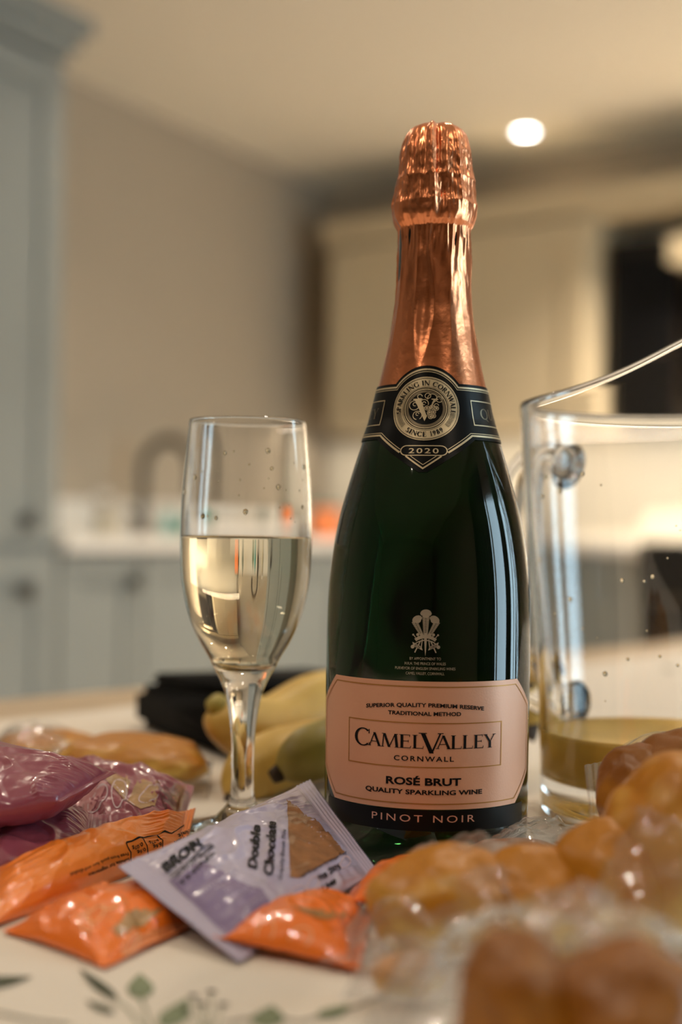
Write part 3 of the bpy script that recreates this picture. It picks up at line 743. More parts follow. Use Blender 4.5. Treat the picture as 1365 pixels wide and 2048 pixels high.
for off, wd_ in ((1.7, 0.75), (2.75, 0.28)):
    u, d_ = neck_outline(off)
    gl += strip(u, wd_)
    d_ = [(76, -13.2+off), (19.0-off*0.4, -13.2+off), (8.3, -13.2+off-(10.7-off*0.4)*0.78), ]
    gl += strip(d_, wd_) + strip([(-x, y) for x, y in d_], wd_)
gl += strip([(-6.0, -20.9), (0, -26.3), (6.0, -20.9)], 0.6) + strip([(-4.3, -20.9), (0, -24.7), (4.3, -20.9)], 0.25)
bd = arc2(2.1, PI/2, 3*PI/2, 10, -5.9, -18.5) + arc2(2.1, -PI/2, PI/2, 10, 5.9, -18.5); gl += strip(bd, 0.4, True)
for sgn in (-1, 1): gl += strip([(sgn*20.5, 4.2), (sgn*60, 4.2), (sgn*60, -6.6), (sgn*20.5, -6.6)], 0.4, True)
NB_ = band(0.0007)
decal('gold_lines', gl, NB_, M_gold, neck, 1.2)
decal('lettering', sans_line('2020', 0, -19.7, 2.3, 10.2, 0.012, 1.25), NB_, M_gold, neck, 1.2)
decal('lettering', serif_line('QUALITY', 40, -3.6, 4.6, 30), NB_, M_dullgold, neck, 1.2)
decal('lettering', serif_line('VALLEY', -37, -3.6, 4.6, 26), NB_, M_dullgold, neck, 1.2)
med = decal('medallion', ring2(0, 0, 9.2, 14.1) + ring2(0, 0, 8.4, 8.8), cone(0.0009), M_gold, neck, 1.2); med['label'] = 'round gold medallion with a V monogram'
decal('dark_rings', ring2(0, 0, 13.35, 13.55) + ring2(0, 0, 9.5, 9.65), cone(0.0011), M_ink, med, 1.2)
decal('bronze_ring', ring2(0, 0, 7.1, 8.2), cone(0.0008), M_dullgold, med, 1.2)
ct = circ_text('SPARKLING IN CORNWALL', 10.3, 2.1, PI/2, math.radians(196)) + circ_text('SINCE 1989', 10.3, 2.1, -PI/2, math.radians(80), True)
for k in range(12):
    for b in (math.radians(187), math.radians(-38)):
        a = b + math.radians(31)*k/11; ct += [[(10.3*math.cos(a-.008), 10.3*math.sin(a-.008)), (12.4*math.cos(a-.008), 12.4*math.sin(a-.008)), (12.4*math.cos(a+.008), 12.4*math.sin(a+.008)), (10.3*math.cos(a+.008), 10.3*math.sin(a+.008))]]
decal('lettering', ct, cone(0.0012), M_ink, med, 1.2)
mono = [[(-4.6, 4.1), (-2.0, 4.1), (0.7, -3.6), (-0.2, -5.6)], [(-0.2, -5.6), (0.7, -3.6), (4.0, 4.1), (3.2, 4.1)], [(-5.1, 4.4), (-1.4, 4.4), (-1.4, 3.9), (-5.1, 3.9)], [(2.3, 4.4), (5.0, 4.4), (5.0, 3.9), (2.3, 3.9)]]
for cx_, cy_, r_, a0, a1 in ((-4.6, 1.5, 2.2, 60, 380), (-3.2, -3.0, 2.0, -60, 260), (-2.4, 5.3, 1.1, 0, 300), (-0.6, 2.2, 1.9, -20, 280), (2.6, 4.6, 2.0, -90, 200), (5.4, 4.2, 1.4, 0, 330), (0.8, 5.6, 1.3, 0, 360), (4.4, 1.4, 1.0, 0, 300), (-3.2, -2.4, 0.8, 0, 300), (-4.4, 2.0, 0.9, 0, 300), (-0.6, 2.3, 0.8, 0, 300)):
    mono += ring2(cx_, cy_, r_-0.3, r_, math.radians(a0), math.radians(a1), 24)
for cx_, cy_ in ((0.6, 0.2), (2.6, 0.6), (4.4, 0.2), (1.7, -1.8), (3.3, -1.5), (2.2, -3.6), (3.4, -3.2)): mono += ring2(cx_, cy_, 0.75, 1.05, n=16) + disc2(cx_, cy_, 0.5, 12)
decal('monogram', mono, cone(0.0010), M_gold, med, 1.2)

# ------------------------------------------------------------------ flute glass
FD = 0.65; FXc = -0.0433
fl = empty('flute_glass', (FXc, FD, 0.0)); fl.location.z = 0.0006; tag(fl, 'champagne flute half full of pale sparkling wine, left of the bottle', 'glass')
def fz(y): return CAM_Z - (y-HY)*FD/FPX
kf = FD/FPX*0.998
outer = [(848, 117), (900, 121.5), (950, 126.5), (1000, 130), (1080, 132), (1150, 129.5), (1200, 122), (1250, 108.5), (1290, 90), (1320, 72), (1345, 60), (1360, 51), (1380, 42), (1400, 35.5), (1440, 28), (1480, 24), (1540, 22.5), (1590, 24), (1620, 30)]
OT = smooth_tab([(fz(y), r*kf) for y, r in outer[::-1]], 150)
zin0 = fz(1333)
inner = [(fz(850), 117*kf-0.0009), (fz(900), 121.5*kf-0.0011), (fz(1000), 130*kf-0.0013), (fz(1080), 132*kf-0.0014), (fz(1150), 129.5*kf-0.0015), (fz(1200), 122*kf-0.0017), (fz(1250), 108.5*kf-0.002), (fz(1290), 90*kf-0.0023), (fz(1318), 70*kf-0.0028), (zin0, 0.0085)]
IT = smooth_tab(inner[::-1], 110)
prof = [(0, 0), (0.029, 0), (0.0305, 0.0006), (0.0308, 0.0014), (0.029, 0.0022), (0.020, 0.0035), (0.012, 0.0062), (0.0085, 0.0098)]
prof += [(r, h) for h, r in OT if h > 0.0125] + [(117*kf-0.0001, fz(847.3)), (117*kf-0.0005, fz(846.5)), (117*kf-0.0009, fz(847.5))] + [(r, h) for h, r in IT[::-1]] + [(0.005, zin0-0.0006), (0, zin0-0.0008)]
link('glass', lathe(bmesh.new(), prof, 128), M_glass, fl)
zl = fz(1080)
def RI(h): return interp(IT, h)
wp = [(0, zin0-0.0012), (0.005, zin0-0.001)] + [(r+0.0002, h) for h, r in IT if h < zl-0.0003] + [(RI(zl)+0.0002, zl+0.0004), (RI(zl)-0.0006, zl), (RI(zl)-0.004, zl-0.0003), (0, zl-0.0003)]
link('sparkling_wine', lathe(bmesh.new(), wp, 128), M_wine, fl)
bm = bmesh.new()
for k in range(46):
    th = random.uniform(-1.5, 1.5); h = random.uniform(zl+0.004, fz(905)); r = interp(OT, h); s = random.choice((0.0003, 0.0004, 0.0005, 0.0009, 0.0012))
    t_ = bmesh.ops.create_icosphere(bm, subdivisions=2, radius=s)
    c = Vector(((RI(h)-0.0001)*math.sin(th), -(RI(h)-0.0001)*math.cos(th), h)); n_ = Vector((math.sin(th), -math.cos(th), 0))
    for v in t_['verts']:
        q = v.co - n_*(v.co.dot(n_))*0.6; q.z *= 1.3 if v.co.z < 0 else 0.9; v.co = q + c
o = link('condensation_drops', bm, M_wine, fl); o['kind'] = 'stuff'

# ------------------------------------------------------------------ glass jug
JD = 0.69; JX = 0.1545
jug = empty('glass_jug', (JX, JD, 0.0006)); tag(jug, 'clear glass jug with a pouring lip and a little orange juice', 'jug')
JT = smooth_tab([(0, 0.0550), (0.05, 0.0565), (0.09, 0.0597), (0.12, 0.0628), (0.16, 0.0660), (0.2, 0.0682)], 60)
def Rj(h): return interp(JT, h)
LIP = math.radians(30)      # towards camera and right
def jug_shape(th, r, h, inner=False):
    a = (th - LIP + PI) % (2*PI) - PI
    k = min(1, max(0, (h-0.09)/0.11))
    bump = math.exp(-(a/0.88)**2)
    zz = h + 0.037*bump*k**2
    rr = r + 0.012*math.exp(-(a/0.5)**2)*k**3 
    return rr, zz
NJ = 60
prof = [(0, 0.0), (0.040, 0.0), (0.051, 0.0008), (0.0538, 0.003)] + [(Rj(0.006+0.192*k/NJ), 0.006+0.192*k/NJ) for k in range(NJ+1)]
prof += [(0.0681, 0.1995), (0.0677, 0.2008), (0.0667, 0.2012), (0.0657, 0.2008), (0.0651, 0.1995)] + [(Rj(h)-0.0032, h) for h in [0.198-0.174*k/NJ for k in range(NJ+1)]] + [(0.047, 0.020), (0.036, 0.0178), (0, 0.017)]
link('glass', lathe(bmesh.new(), prof, 128, fn=jug_shape), M_glass, jug)
jz = 0.0425
jp = [(0, 0.0168), (0.036, 0.0176), (0.0472, 0.0198)] + [(Rj(h)-0.0030, h) for h in [0.024+(jz-0.024)*k/8 for k in range(9)]] + [(Rj(jz)-0.006, jz-0.0004), (0, jz-0.0004)]
link('orange_juice', lathe(bmesh.new(), jp, 96), M_juice, jug)
hd = Vector((-0.62, 0.78, 0))
pp = crv([hd*0.061+ZV*0.172, hd*0.080+ZV*0.178, hd*0.098+ZV*0.165, hd*0.106+ZV*0.125, hd*0.098+ZV*0.08, hd*0.085+ZV*0.054, hd*0.055+ZV*0.05], 14)
link('handle', tube(bmesh.new(), pp, lambda t: 0.0075+0.005*(abs(2*t-1)**6), 20), M_glass, jug)
bm = bmesh.new()
for k in range(60):
    th = random.uniform(-1.4, 1.4); h = random.uniform(0.06, 0.17); s = random.choice((0.0004, 0.0006, 0.0008, 0.0013)); r = Rj(h)-0.0033
    t_ = bmesh.ops.create_icosphere(bm, subdivisions=1, radius=s); n_ = Vector((math.sin(th), -math.cos(th), 0)); c = n_*r + ZV*h
    for v in t_['verts']: v.co = v.co - n_*(v.co.dot(n_))*0.5 + c
o = link('water_drops', bm, M_wine, jug); o['kind'] = 'stuff'
# ------------------------------------------------------------------ wrapped packets
def homog(px4):
    """unit square -> four picture points; returns the inverse map picture -> (u, v) in [-1, 1]"""
    (x0, y0), (x1, y1), (x2, y2), (x3, y3) = px4      # (-1,-1) (1,-1) (1,1) (-1,1)
    dx1, dx2, sx = x1-x2, x3-x2, x0-x1+x2-x3; dy1, dy2, sy = y1-y2, y3-y2, y0-y1+y2-y3
    den = dx1*dy2-dx2*dy1; g = (sx*dy2-dx2*sy)/den; h = (dx1*sy-sx*dy1)/den
    M = Matrix(((x1-x0+g*x1, x3-x0+h*x3, x0), (y1-y0+g*y1, y3-y0+h*y3, y0), (g, h, 1))).inverted()
    def f(x, y):
        v = M @ Vector((x, y, 1)); return (2*v.x/v.z-1, 2*v.y/v.z-1)
    return f
def pack(name, root, corners, H, m, up=None, nu=150, nv=110, crimp=0.13, seed=0, wr=0.0012, teeth=True, Hb=None, flat=2.4, sag=0.0, pull=0.05, crimp_ends=(1, 1), dents=(), only=False):
    """pillow packet over four corner points; returns object and surface map (u, v, off) -> point"""
    A, B, Cc, D = [Vector(c) for c in corners]
    n = (B-A).cross(D-A).normalized()
    if up is None: up = Vector((0, -0.5, 1))
    if n.dot(up) < 0: n = -n
    Hb = H*0.35 if Hb is None else Hb
    L = ((B-A).length + (Cc-D).length)/2; Wd = ((D-A).length + (Cc-B).length)/2
    def base(u, v):
        a, b = (u+1)/2, (v+1)/2
        return A*(1-a)*(1-b) + B*a*(1-b) + Cc*a*b + D*(1-a)*b
    uc0 = 1-2*crimp*crimp_ends[0]; uc1 = 1-2*crimp*crimp_ends[1]
    def prof_h(u, v):
        lim = uc1 if u > 0 else uc0
        x = abs(u)/lim
        gu = max(0, 1-x**flat)**0.62 if x < 1 else 0
        gv = max(0, 1-abs(v)**3.2)**0.55
        return gu*gv
    def surf(u, v, side=1, off=0.0):
        vv = v*(1-pull*prof_h(u, 0)**1.0*abs(v))
        p = base(u, vv); h = prof_h(u, v); lim = uc1 if u > 0 else uc0
        x = min(1, abs(u)/lim)
        q = Vector((u*L*32+seed*7, v*Wd*32, side*3+seed))
        d = wr*(1-abs(v)**6)*(min(1, (1-x)*8))*(fbm(q*0.9, 3)) 
        e = max(0, (x-0.45)/0.55)                     # gathers fanning out from the seals
        if x < 1: d += wr*1.3*e*(1-e)*3*noise.noise(Vector((v*Wd*260, u*2, seed+side*5)))
        cre = 1-abs(noise.noise(Vector((u*L*22+3+seed*3, v*Wd*26+u*L*10, 9+seed))))*5
        if cre > 0: d += wr*0.9*cre*min(1, h*2)
        for du, dv, dr, da in dents: d -= da*math.exp(-((u-du)**2+(v-dv)**2)/dr**2)
        rid = 0.0
        if abs(u) > lim and wr: rid = 0.00022*math.sin((abs(u)-lim)*L*0.5/0.0011*PI*0.9) + 0.0005*noise.noise(Vector((v*Wd*30, seed, 2))) 
        hh = (H if side > 0 else -Hb)*h + d*(1 if side > 0 else 0.5) + rid
        if sag: p = p + Vector((0, 0, -sag*u*u))
        return p + n*(hh + (0.00008 if side > 0 else -0.00008) + off)
    if only: return surf
    bm = bmesh.new(); G = {}
    us = [-1+2*i/nu for i in range(nu+1)]; vs = [-1+2*j/nv for j in range(nv+1)]
    for s in (1, -1):
        for i, u in enumerate(us):
            for j, v in enumerate(vs):
                if s == -1 and (j in (0, nv) or i in (0, nu)): continue
                p = surf(u, v, s)
                if teeth and i in (0, nu) and (crimp_ends[0] if i == 0 else crimp_ends[1]):
                    dirn = (base(1, v)-base(-1, v)).normalized()*(1 if i else -1)
                    p = p + dirn*(0.0008 if j % 2 else -0.0002)
                G[(s, i, j)] = bm.verts.new(p)
    def gv_(s, i, j): return G.get((s, i, j)) or G[(1, i, j)]
    for s in (1, -1):
        for i in range(nu):
            for j in range(nv):
                q = [gv_(s, i, j), gv_(s, i+1, j), gv_(s, i+1, j+1), gv_(s, i, j+1)]
                try: bm.faces.new(q if s > 0 else q[::-1])
                except ValueError: pass
    o = link(name, bm, m, root)
    return o, surf
def proj(p):
    x, y = p.x*FPX/p.y, (CAM_Z-p.z)*FPX/p.y
    c, s = math.cos(ROLL), math.sin(ROLL)
    return HX + x*c - y*s, HY + x*s + y*c
def refine(inv, surf):
    cache = {}
    def f(px, py):
        key = (round(px, 2), round(py, 2))
        if key in cache: return cache[key]
        u, v = inv(px, py); e = 0.01
        for _ in range(7):
            u = max(-1, min(1, u)); v = max(-1, min(1, v))
            x0, y0 = proj(surf(u, v, 1)); x1, y1 = proj(surf(u+e, v, 1)); x2, y2 = proj(surf(u, v+e, 1))
            a, b, c, d = (x1-x0)/e, (x2-x0)/e, (y1-y0)/e, (y2-y0)/e; det = a*d-b*c
            if abs(det) < 1: break
            rx, ry = px-x0, py-y0
            du, dv = (d*rx-b*ry)/det, (-c*rx+a*ry)/det
            u += max(-.15, min(.15, du))*0.8; v += max(-.15, min(.15, dv))*0.8
        cache[key] = (u, v); return cache[key]
    return f
def pdecal(name, polys, inv, surf, m, root, off=0.0003, cell=6):
    def f(x, y):
        u, v = inv(x, y); u = max(-0.995, min(0.995, u)); v = max(-0.97, min(0.97, v))
        return surf(u, v, 1, off)
    return decal(name, polys, f, m, root, cell)
def pack_smooth(cs, H, kw):
    k2 = {k: kw[k] for k in kw if k in ('up', 'crimp', 'flat', 'pull', 'crimp_ends', 'Hb')}
    return pack('', None, cs, H, None, wr=0.0, nu=0, nv=0, only=True, **k2)
def packet(kind, px4, dep, H, m, label, cat, **kw):
    cs = [P(x, y, d) for (x, y), d in zip(px4, dep)]
    for c in cs: c.z = max(c.z, kw.get('zmin', 0.0012))
    kw.pop('zmin', None)
    c0 = sum(cs, Vector())/4; root = empty(kind, (0, 0, 0)); root.location = (0, 0, 0)
    tag(root, label, cat, kw.pop('group', None))
    o, surf = pack('wrapper', root, cs, H, m, **kw)
    I0 = homog(px4); surf0 = pack_smooth(cs, H, kw)
    return root, o, surf, refine(I0, surf0)
M_lil = mat('lilac_film', srgb(182, 174, 200), 0.32, coat=0.6, bump=0.15, bump_scale=300)
M_vio = mat('violet_print', srgb(132, 116, 158), 0.32, coat=0.6, bump=0.15, bump_scale=300)
M_bisc = mat('biscuit_behind_film', srgb(158, 108, 66), 0.45, coat=0.7, noise_amt=0.3, noise_scale=160, bump=0.4, bump_scale=500)
M_ora = mat('orange_film', srgb(250, 136, 44), 0.3, coat=0.6, bump=0.2, bump_scale=250)
M_orab = mat('orange_film_bright', srgb(250, 124, 30), 0.3, coat=0.6, bump=0.2, bump_scale=250)
M_orap = mat('orange_pale_print', srgb(240, 150, 96), 0.35, coat=0.5)
M_bur = mat('burgundy_film', srgb(150, 74, 92), 0.3, coat=0.6, bump=0.15, bump_scale=260)
M_burd = mat('burgundy_print_dark', srgb(96, 30, 44), 0.32, coat=0.5)
M_burl = mat('burgundy_print_light', srgb(188, 128, 134), 0.32, coat=0.5)
M_line = mat('pale_print_line', srgb(206, 184, 192), 0.4)
M_oline = mat('peach_print_line', srgb(252, 190, 140), 0.4)
M_oat = mat('oat_biscuit_behind_film', srgb(186, 142, 88), 0.4, coat=0.6, noise_amt=0.35, noise_scale=140, bump=0.4, bump_scale=400)
M_code = mat('grey_print', srgb(90, 96, 112), 0.5)
def loop(cx, cy, rx, ry, rot=0, w_=2.2, a1=1.0):
    pts = []
    for k in range(25):
        a = 2*PI*a1*k/24; x_, y_ = rx*math.cos(a), ry*math.sin(a)*(0.6+0.4*abs(math.cos(a/2)))
        pts.append((cx+x_*math.cos(rot)-y_*math.sin(rot), cy+x_*math.sin(rot)+y_*math.cos(rot)))
    return strip(pts, w_)
# --- lilac double chocolate packet
px4 = [(478, 1942), (758, 1746), (620, 1560), (236, 1733)]
r, o, S, I = packet('biscuit_packet', px4, (0.447, 0.552, 0.622, 0.505), 0.0060, M_lil, 'lilac double chocolate biscuit packet leaning in front of the bottle and glass', 'biscuit packet', seed=1, crimp=0.085, nu=190, nv=140, Hb=0.003, wr=0.0010)
pdecal('violet_print', [[(338, 1762), (366, 1742), (405, 1728), (525, 1778), (548, 1826), (455, 1872), (400, 1822)]], I, S, M_vio, r, 0.00015)
w_ = pdecal('window', [[(574, 1598), (581, 1754), (599, 1755), (689, 1709), (659, 1669), (609, 1627)]], I, S, M_bisc, r, 0.0002, 4); w_['label'] = 'clear window showing a brown biscuit'
def T_(txt, ox, oy, ex, ey, cap, bold=0.0, shear=0.0, root=None, I=None, S=None, m=M_ink, flip=1, name='lettering'):
    pl = sans_px(txt, ox, oy, ex-ox, ey-oy, cap, math.hypot(ex-ox, ey-oy), bold, shear, flip=flip)
    return pdecal(name, pl, I, S, m, root, 0.00045, 3)
K = dict(root=r, I=I, S=S)
T_('Double', 514, 1737, 521, 1654, 19, 0.035, 0.25, **K); T_('Chocolate', 546, 1749, 552, 1643, 19, 0.035, 0.25, **K)
T_('Crunchy Biscuit Thins', 565, 1756, 572, 1662, 8, 0.012, 0.2, **K)
T_('BRON', 332, 1748, 405, 1694, 19, 0.05, 0, **K)
T_('CRUNCHY BISCUIT', 350, 1762, 432, 1694, 8, 0.02, 0, **K); T_('THINS', 360, 1776, 430, 1713, 8, 0.02, 0, **K)
pdecal('lettering', strip([(337, 1753), (422, 1688)], 2) + strip([(341, 1757), (426, 1691)], 1.4), I, S, M_ink, r, 0.00045, 4)
T_('with EU and non-EU Wheat Flour', 603, 1757, 694, 1712, 7, 0.01, 0, **K)
T_('FEB 2025', 640, 1764, 683, 1739, 11, 0.03, 0, **K); T_('L240', 646, 1784, 674, 1768, 9, 0.05, 0.2, **K)
pdecal('leaf_outlines', loop(598, 1783, 17, 13, -0.3) + loop(626, 1768, 15, 10, -0.8) + loop(690, 1728, 12, 9, -0.6) + strip([(575, 1812), (612, 1795), (640, 1770)], 1.6), I, S, M_line, r, 0.0003, 4)
# --- upper orange packet standing on its edge, print upside down
px4 = [(-45, 1868), (372, 1692), (391, 1616), (-30, 1742)]
r, o, S, I = packet('biscuit_packet', px4, (0.474, 0.600, 0.628, 0.530), 0.009, M_ora, 'orange biscuit packet on its side with upside-down nutrition table', 'biscuit packet', seed=4, crimp=0.05, nu=200, nv=90, Hb=0.009, wr=0.0009, up=Vector((0.2, -1, 0.5)), zmin=0.002)
K = dict(root=r, I=I, S=S)
fl_ = [(252, 1690), (330, 1665), (344, 1667), (368, 1652)]
pdecal('table_lines', strip(fl_, 2.2) + strip([(252, 1690), (262, 1706), (262, 1725)], 2) + strip([(284, 1680), (294, 1694), (296, 1712)], 1.8) + strip([(314, 1670), (325, 1684), (326, 1702)], 1.8), I, S, M_ink, r, 0.0003, 4)
for txt, ex, ey, ox, oy, cap in (('Salt', 355, 1671, 378, 1661, 8), ('Protein', 348, 1684, 380, 1672, 8), ('Sugars', 336, 1697, 370, 1684, 8), ('0.73g', 298, 1686, 316, 1679, 7), ('6.6g', 306, 1694, 322, 1688, 7), ('0.07g', 264, 1697, 284, 1689, 7), ('0.6g', 274, 1705, 290, 1699, 7),
                                 ('Free from pork fats and alcohol', 140, 1750, 256, 1706, 6.5), ('Suitable for vegetarians', 176, 1752, 258, 1717, 6.5)):
    T_(txt, ox, oy, ex, ey, cap, 0.015, 0, **K)
# --- lower orange packet on the cloth
px4 = [(6, 1872), (208, 1950), (425, 1835), (205, 1775)]
r, o, S, I = packet('biscuit_packet', px4, (0.478, 0.440, 0.50, 0.535), 0.0095, M_orab, 'orange biscuit packet lying flat on the cloth under the upright one', 'biscuit packet', seed=9, crimp=0.05, nu=150, nv=150, wr=0.0014, Hb=0.0005)
K = dict(root=r, I=I, S=S)
pdecal('pale_print', [[(240, 1925), (262, 1880), (300, 1862), (395, 1840), (410, 1846), (300, 1912), (262, 1932)]], I, S, M_orap, r, 0.0002, 5)
pdecal('window', [[(222, 1862), (255, 1822), (290, 1806), (330, 1822), (290, 1850), (240, 1872)]], I, S, M_oat, r, 0.00025, 5)
pdecal('leaf_outlines', loop(188, 1832, 26, 14, -0.9, 3) + loop(170, 1855, 22, 12, -1.9, 3) + loop(262, 1890, 24, 13, -1.0, 3) + loop(225, 1805, 20, 10, -0.5, 3), I, S, M_oline, r, 0.0003, 5)
# --- orange packet in front of the lilac one, to its right
px4 = [(425, 1874), (722, 1952), (742, 1822), (560, 1825)]
r, o, S, I = packet('biscuit_packet', px4, (0.462, 0.438, 0.510, 0.510), 0.010, M_orab, 'orange biscuit packet at the front, poking out beneath the lilac one', 'biscuit packet', seed=13, crimp=0.07, nu=150, nv=110, wr=0.0012, Hb=0.0015, zmin=0.002)
pdecal('window', [[(570, 1838), (600, 1812), (690, 1795), (712, 1830), (660, 1842)]], I, S, M_oat, r, 0.0003, 5)
pdecal('leaf_outlines', loop(530, 1868, 28, 18, -1.2, 3) + loop(600, 1880, 26, 20, -0.6, 3), I, S, M_oline, r, 0.0003, 5)
# --- orange packet at the foot of the bottle
px4 = [(690, 1800), (900, 1830), (880, 1742), (735, 1745)]
r, o, S, I = packet('biscuit_packet', px4, (0.50, 0.485, 0.545, 0.552), 0.009, M_orab, 'orange biscuit packet at the foot of the bottle behind the clear wrapping', 'biscuit packet', seed=17, crimp=0.06, nu=100, nv=80, Hb=0.001, zmin=0.002)
# --- burgundy packets
px4 = [(-150, 1668), (120, 1602), (232, 1545), (-90, 1462)]
r, o, S, I = packet('biscuit_packet', px4, (0.535, 0.555, 0.585, 0.615), 0.007, M_bur, 'dusty pink biscuit packet on top of the pile at the left, pointing right', 'biscuit packet', seed=21, crimp=0.03, nu=170, nv=120, Hb=0.012, wr=0.0011, flat=4, dents=((0.35, 0.0, 0.25, 0.002),))
px4 = [(-120, 1770), (205, 1742), (217, 1629), (-90, 1622)]
r, o, S, I = packet('biscuit_packet', px4, (0.52, 0.565, 0.60, 0.60), 0.010, M_bur, 'dusty pink biscuit packet below the top one, its crimped seal facing right', 'biscuit packet', seed=25, crimp=0.12, nu=150, nv=110, wr=0.0014, Hb=0.004)
px4 = [(165, 1700), (352, 1690), (388, 1572), (135, 1512)]
r, o, S, I = packet('biscuit_packet', px4, (0.60, 0.60, 0.665, 0.68), 0.011, M_bur, 'burgundy biscuit packet with see-through windows behind the orange one', 'biscuit packet', seed=29, crimp=0.05, nu=150, nv=120, wr=0.0022, Hb=0.004)
pdecal('window', [[(140, 1580), (190, 1550), (215, 1575), (180, 1625), (150, 1610)]], I, S, M_burl, r, 0.0003, 5)
pdecal('window', [[(200, 1530), (270, 1540), (250, 1600), (215, 1570)], [(255, 1600), (285, 1545), (330, 1555), (310, 1610), (282, 1622)]], I, S, M_oat, r, 0.0003, 5)
pdecal('dark_print', [[(315, 1560), (380, 1585), (378, 1620), (340, 1640), (322, 1600)], [(160, 1640), (215, 1640), (230, 1690), (190, 1690)]], I, S, M_burd, r, 0.0003, 5)
pdecal('leaf_outlines', loop(195, 1600, 28, 15, -0.9, 2.4) + loop(238, 1590, 26, 16, -1.4, 2.4) + loop(300, 1590, 24, 14, -0.4, 2.4) + strip([(230, 1575), (270, 1610)], 2.2), I, S, M_line, r, 0.00035, 5)

# ------------------------------------------------------------------ bread and clear wrapping
def crust(name, top, side, sc=40):
    m = bpy.data.materials.new(name); m.use_nodes = True; nt = m.node_tree; b = nt.nodes['Principled BSDF']
    b.inputs['Roughness'].default_value = 0.45; b.inputs['Coat Weight'].default_value = 0.1; b.inputs['Coat Roughness'].default_value = 0.25
    tc = nt.nodes.new('ShaderNodeTexCoord'); n = nt.nodes.new('ShaderNodeTexNoise'); n.inputs['Scale'].default_value = sc; n.inputs['Detail'].default_value = 5
    sx = nt.nodes.new('ShaderNodeSeparateXYZ'); ad = nt.nodes.new('ShaderNodeMath'); ad.operation = 'MULTIPLY_ADD'; ad.inputs[1].default_value = 0.55
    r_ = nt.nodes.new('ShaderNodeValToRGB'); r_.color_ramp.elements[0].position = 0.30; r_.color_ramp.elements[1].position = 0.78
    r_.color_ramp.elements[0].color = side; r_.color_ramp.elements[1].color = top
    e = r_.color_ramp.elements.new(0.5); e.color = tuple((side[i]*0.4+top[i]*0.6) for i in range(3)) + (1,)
    at = nt.nodes.new('ShaderNodeAttribute'); at.attribute_name = 'bake'
    nt.links.new(tc.outputs['Object'], n.inputs['Vector']); nt.links.new(n.outputs['Fac'], ad.inputs[0]); nt.links.new(at.outputs['Fac'], ad.inputs[2])
    nt.links.new(ad.outputs[0], r_.inputs['Fac']); nt.links.new(r_.outputs['Color'], b.inputs['Base Color'])
    n2 = nt.nodes.new('ShaderNodeTexNoise'); n2.inputs['Scale'].default_value = 260; bp = nt.nodes.new('ShaderNodeBump'); bp.inputs['Strength'].default_value = 0.3; bp.inputs['Distance'].default_value = 0.001
    nt.links.new(tc.outputs['Object'], n2.inputs['Vector']); nt.links.new(n2.outputs['Fac'], bp.inputs['Height']); nt.links.new(bp.outputs['Normal'], b.inputs['Normal'])
    return m
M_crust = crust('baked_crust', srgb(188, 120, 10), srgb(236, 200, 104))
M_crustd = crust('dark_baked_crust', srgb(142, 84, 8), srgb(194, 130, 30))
def bun(name, root, c, rx, ry, rz, m, rot=0.0, seed=0, lobes=0, lobe_amp=0.1, flatb=0.5):
    """loaf shape: domed top, flattened underside, optional braided lobes; 'bake' is how brown the crust is"""
    bm = bmesh.new(); bmesh.ops.create_uvsphere(bm, u_segments=72, v_segments=48, radius=1.0); bk = []
    for v in bm.verts:
        n = v.co.normalized(); k = 1 + 0.10*fbm(n*1.8+Vector((seed, 0, 0)), 2)
        if lobes: k += lobe_amp*(abs(math.sin(n.x*lobes*PI/2+n.y*1.4+seed))**0.6-0.6)
        h = n.z*k
        if h < -flatb: h = -flatb + (h+flatb)*0.25
        v.co = Vector((n.x*k*rx, n.y*k*ry, h*rz))
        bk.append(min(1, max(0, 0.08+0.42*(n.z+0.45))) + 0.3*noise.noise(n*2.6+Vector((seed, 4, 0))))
    for v in bm.verts: v.co.rotate(Matrix.Rotation(rot, 3, 'Z')); v.co += Vector(c)
    o = link(name, bm, m, root)
    a = o.data.attributes.new('bake', 'FLOAT', 'POINT')
    for i, q in enumerate(bk): a.data[i].value = q
    return o
M_film = film_mat('clear_wrap', (0.985, 0.985, 0.985, 1), 0.065, (0.9, 0.9, 0.9, 1), 0.07, 0.9, 75, 1.72)
def wrapped(label, px4, dep, H, Hb, buns, cat='wrapped bread', seed=0, wr=0.0042, crimp=0.1, zmin=0.002, name='wrapped_roll', m=M_film, **kw):
    r, o, S, I = packet(name, px4, dep, H, m, label, cat, seed=seed, crimp=crimp, nu=130, nv=110, Hb=Hb, wr=wr, zmin=zmin, **kw)
    o.name = 'clear_wrapper'
    for k, (x, y, d, rx, ry, rz, rot, mm, lb, fb) in enumerate(buns):
        c = P(x, y, d); c.z = max(c.z, rz*fb+0.0015)
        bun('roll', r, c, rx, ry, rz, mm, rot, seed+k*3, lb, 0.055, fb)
    return r
UPV = Vector((0, -0.25, 1))
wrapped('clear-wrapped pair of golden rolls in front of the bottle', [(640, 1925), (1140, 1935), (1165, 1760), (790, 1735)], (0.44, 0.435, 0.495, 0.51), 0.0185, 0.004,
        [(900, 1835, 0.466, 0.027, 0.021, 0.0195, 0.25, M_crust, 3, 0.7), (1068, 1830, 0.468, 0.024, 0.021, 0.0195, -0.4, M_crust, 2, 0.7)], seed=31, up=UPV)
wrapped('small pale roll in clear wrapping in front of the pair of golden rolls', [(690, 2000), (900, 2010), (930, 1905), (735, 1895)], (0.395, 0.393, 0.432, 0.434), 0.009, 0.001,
        [(815, 1950, 0.413, 0.0105, 0.008, 0.0065, 0.1, M_crust, 2, 0.7)], seed=71, up=UPV, wr=0.0025)
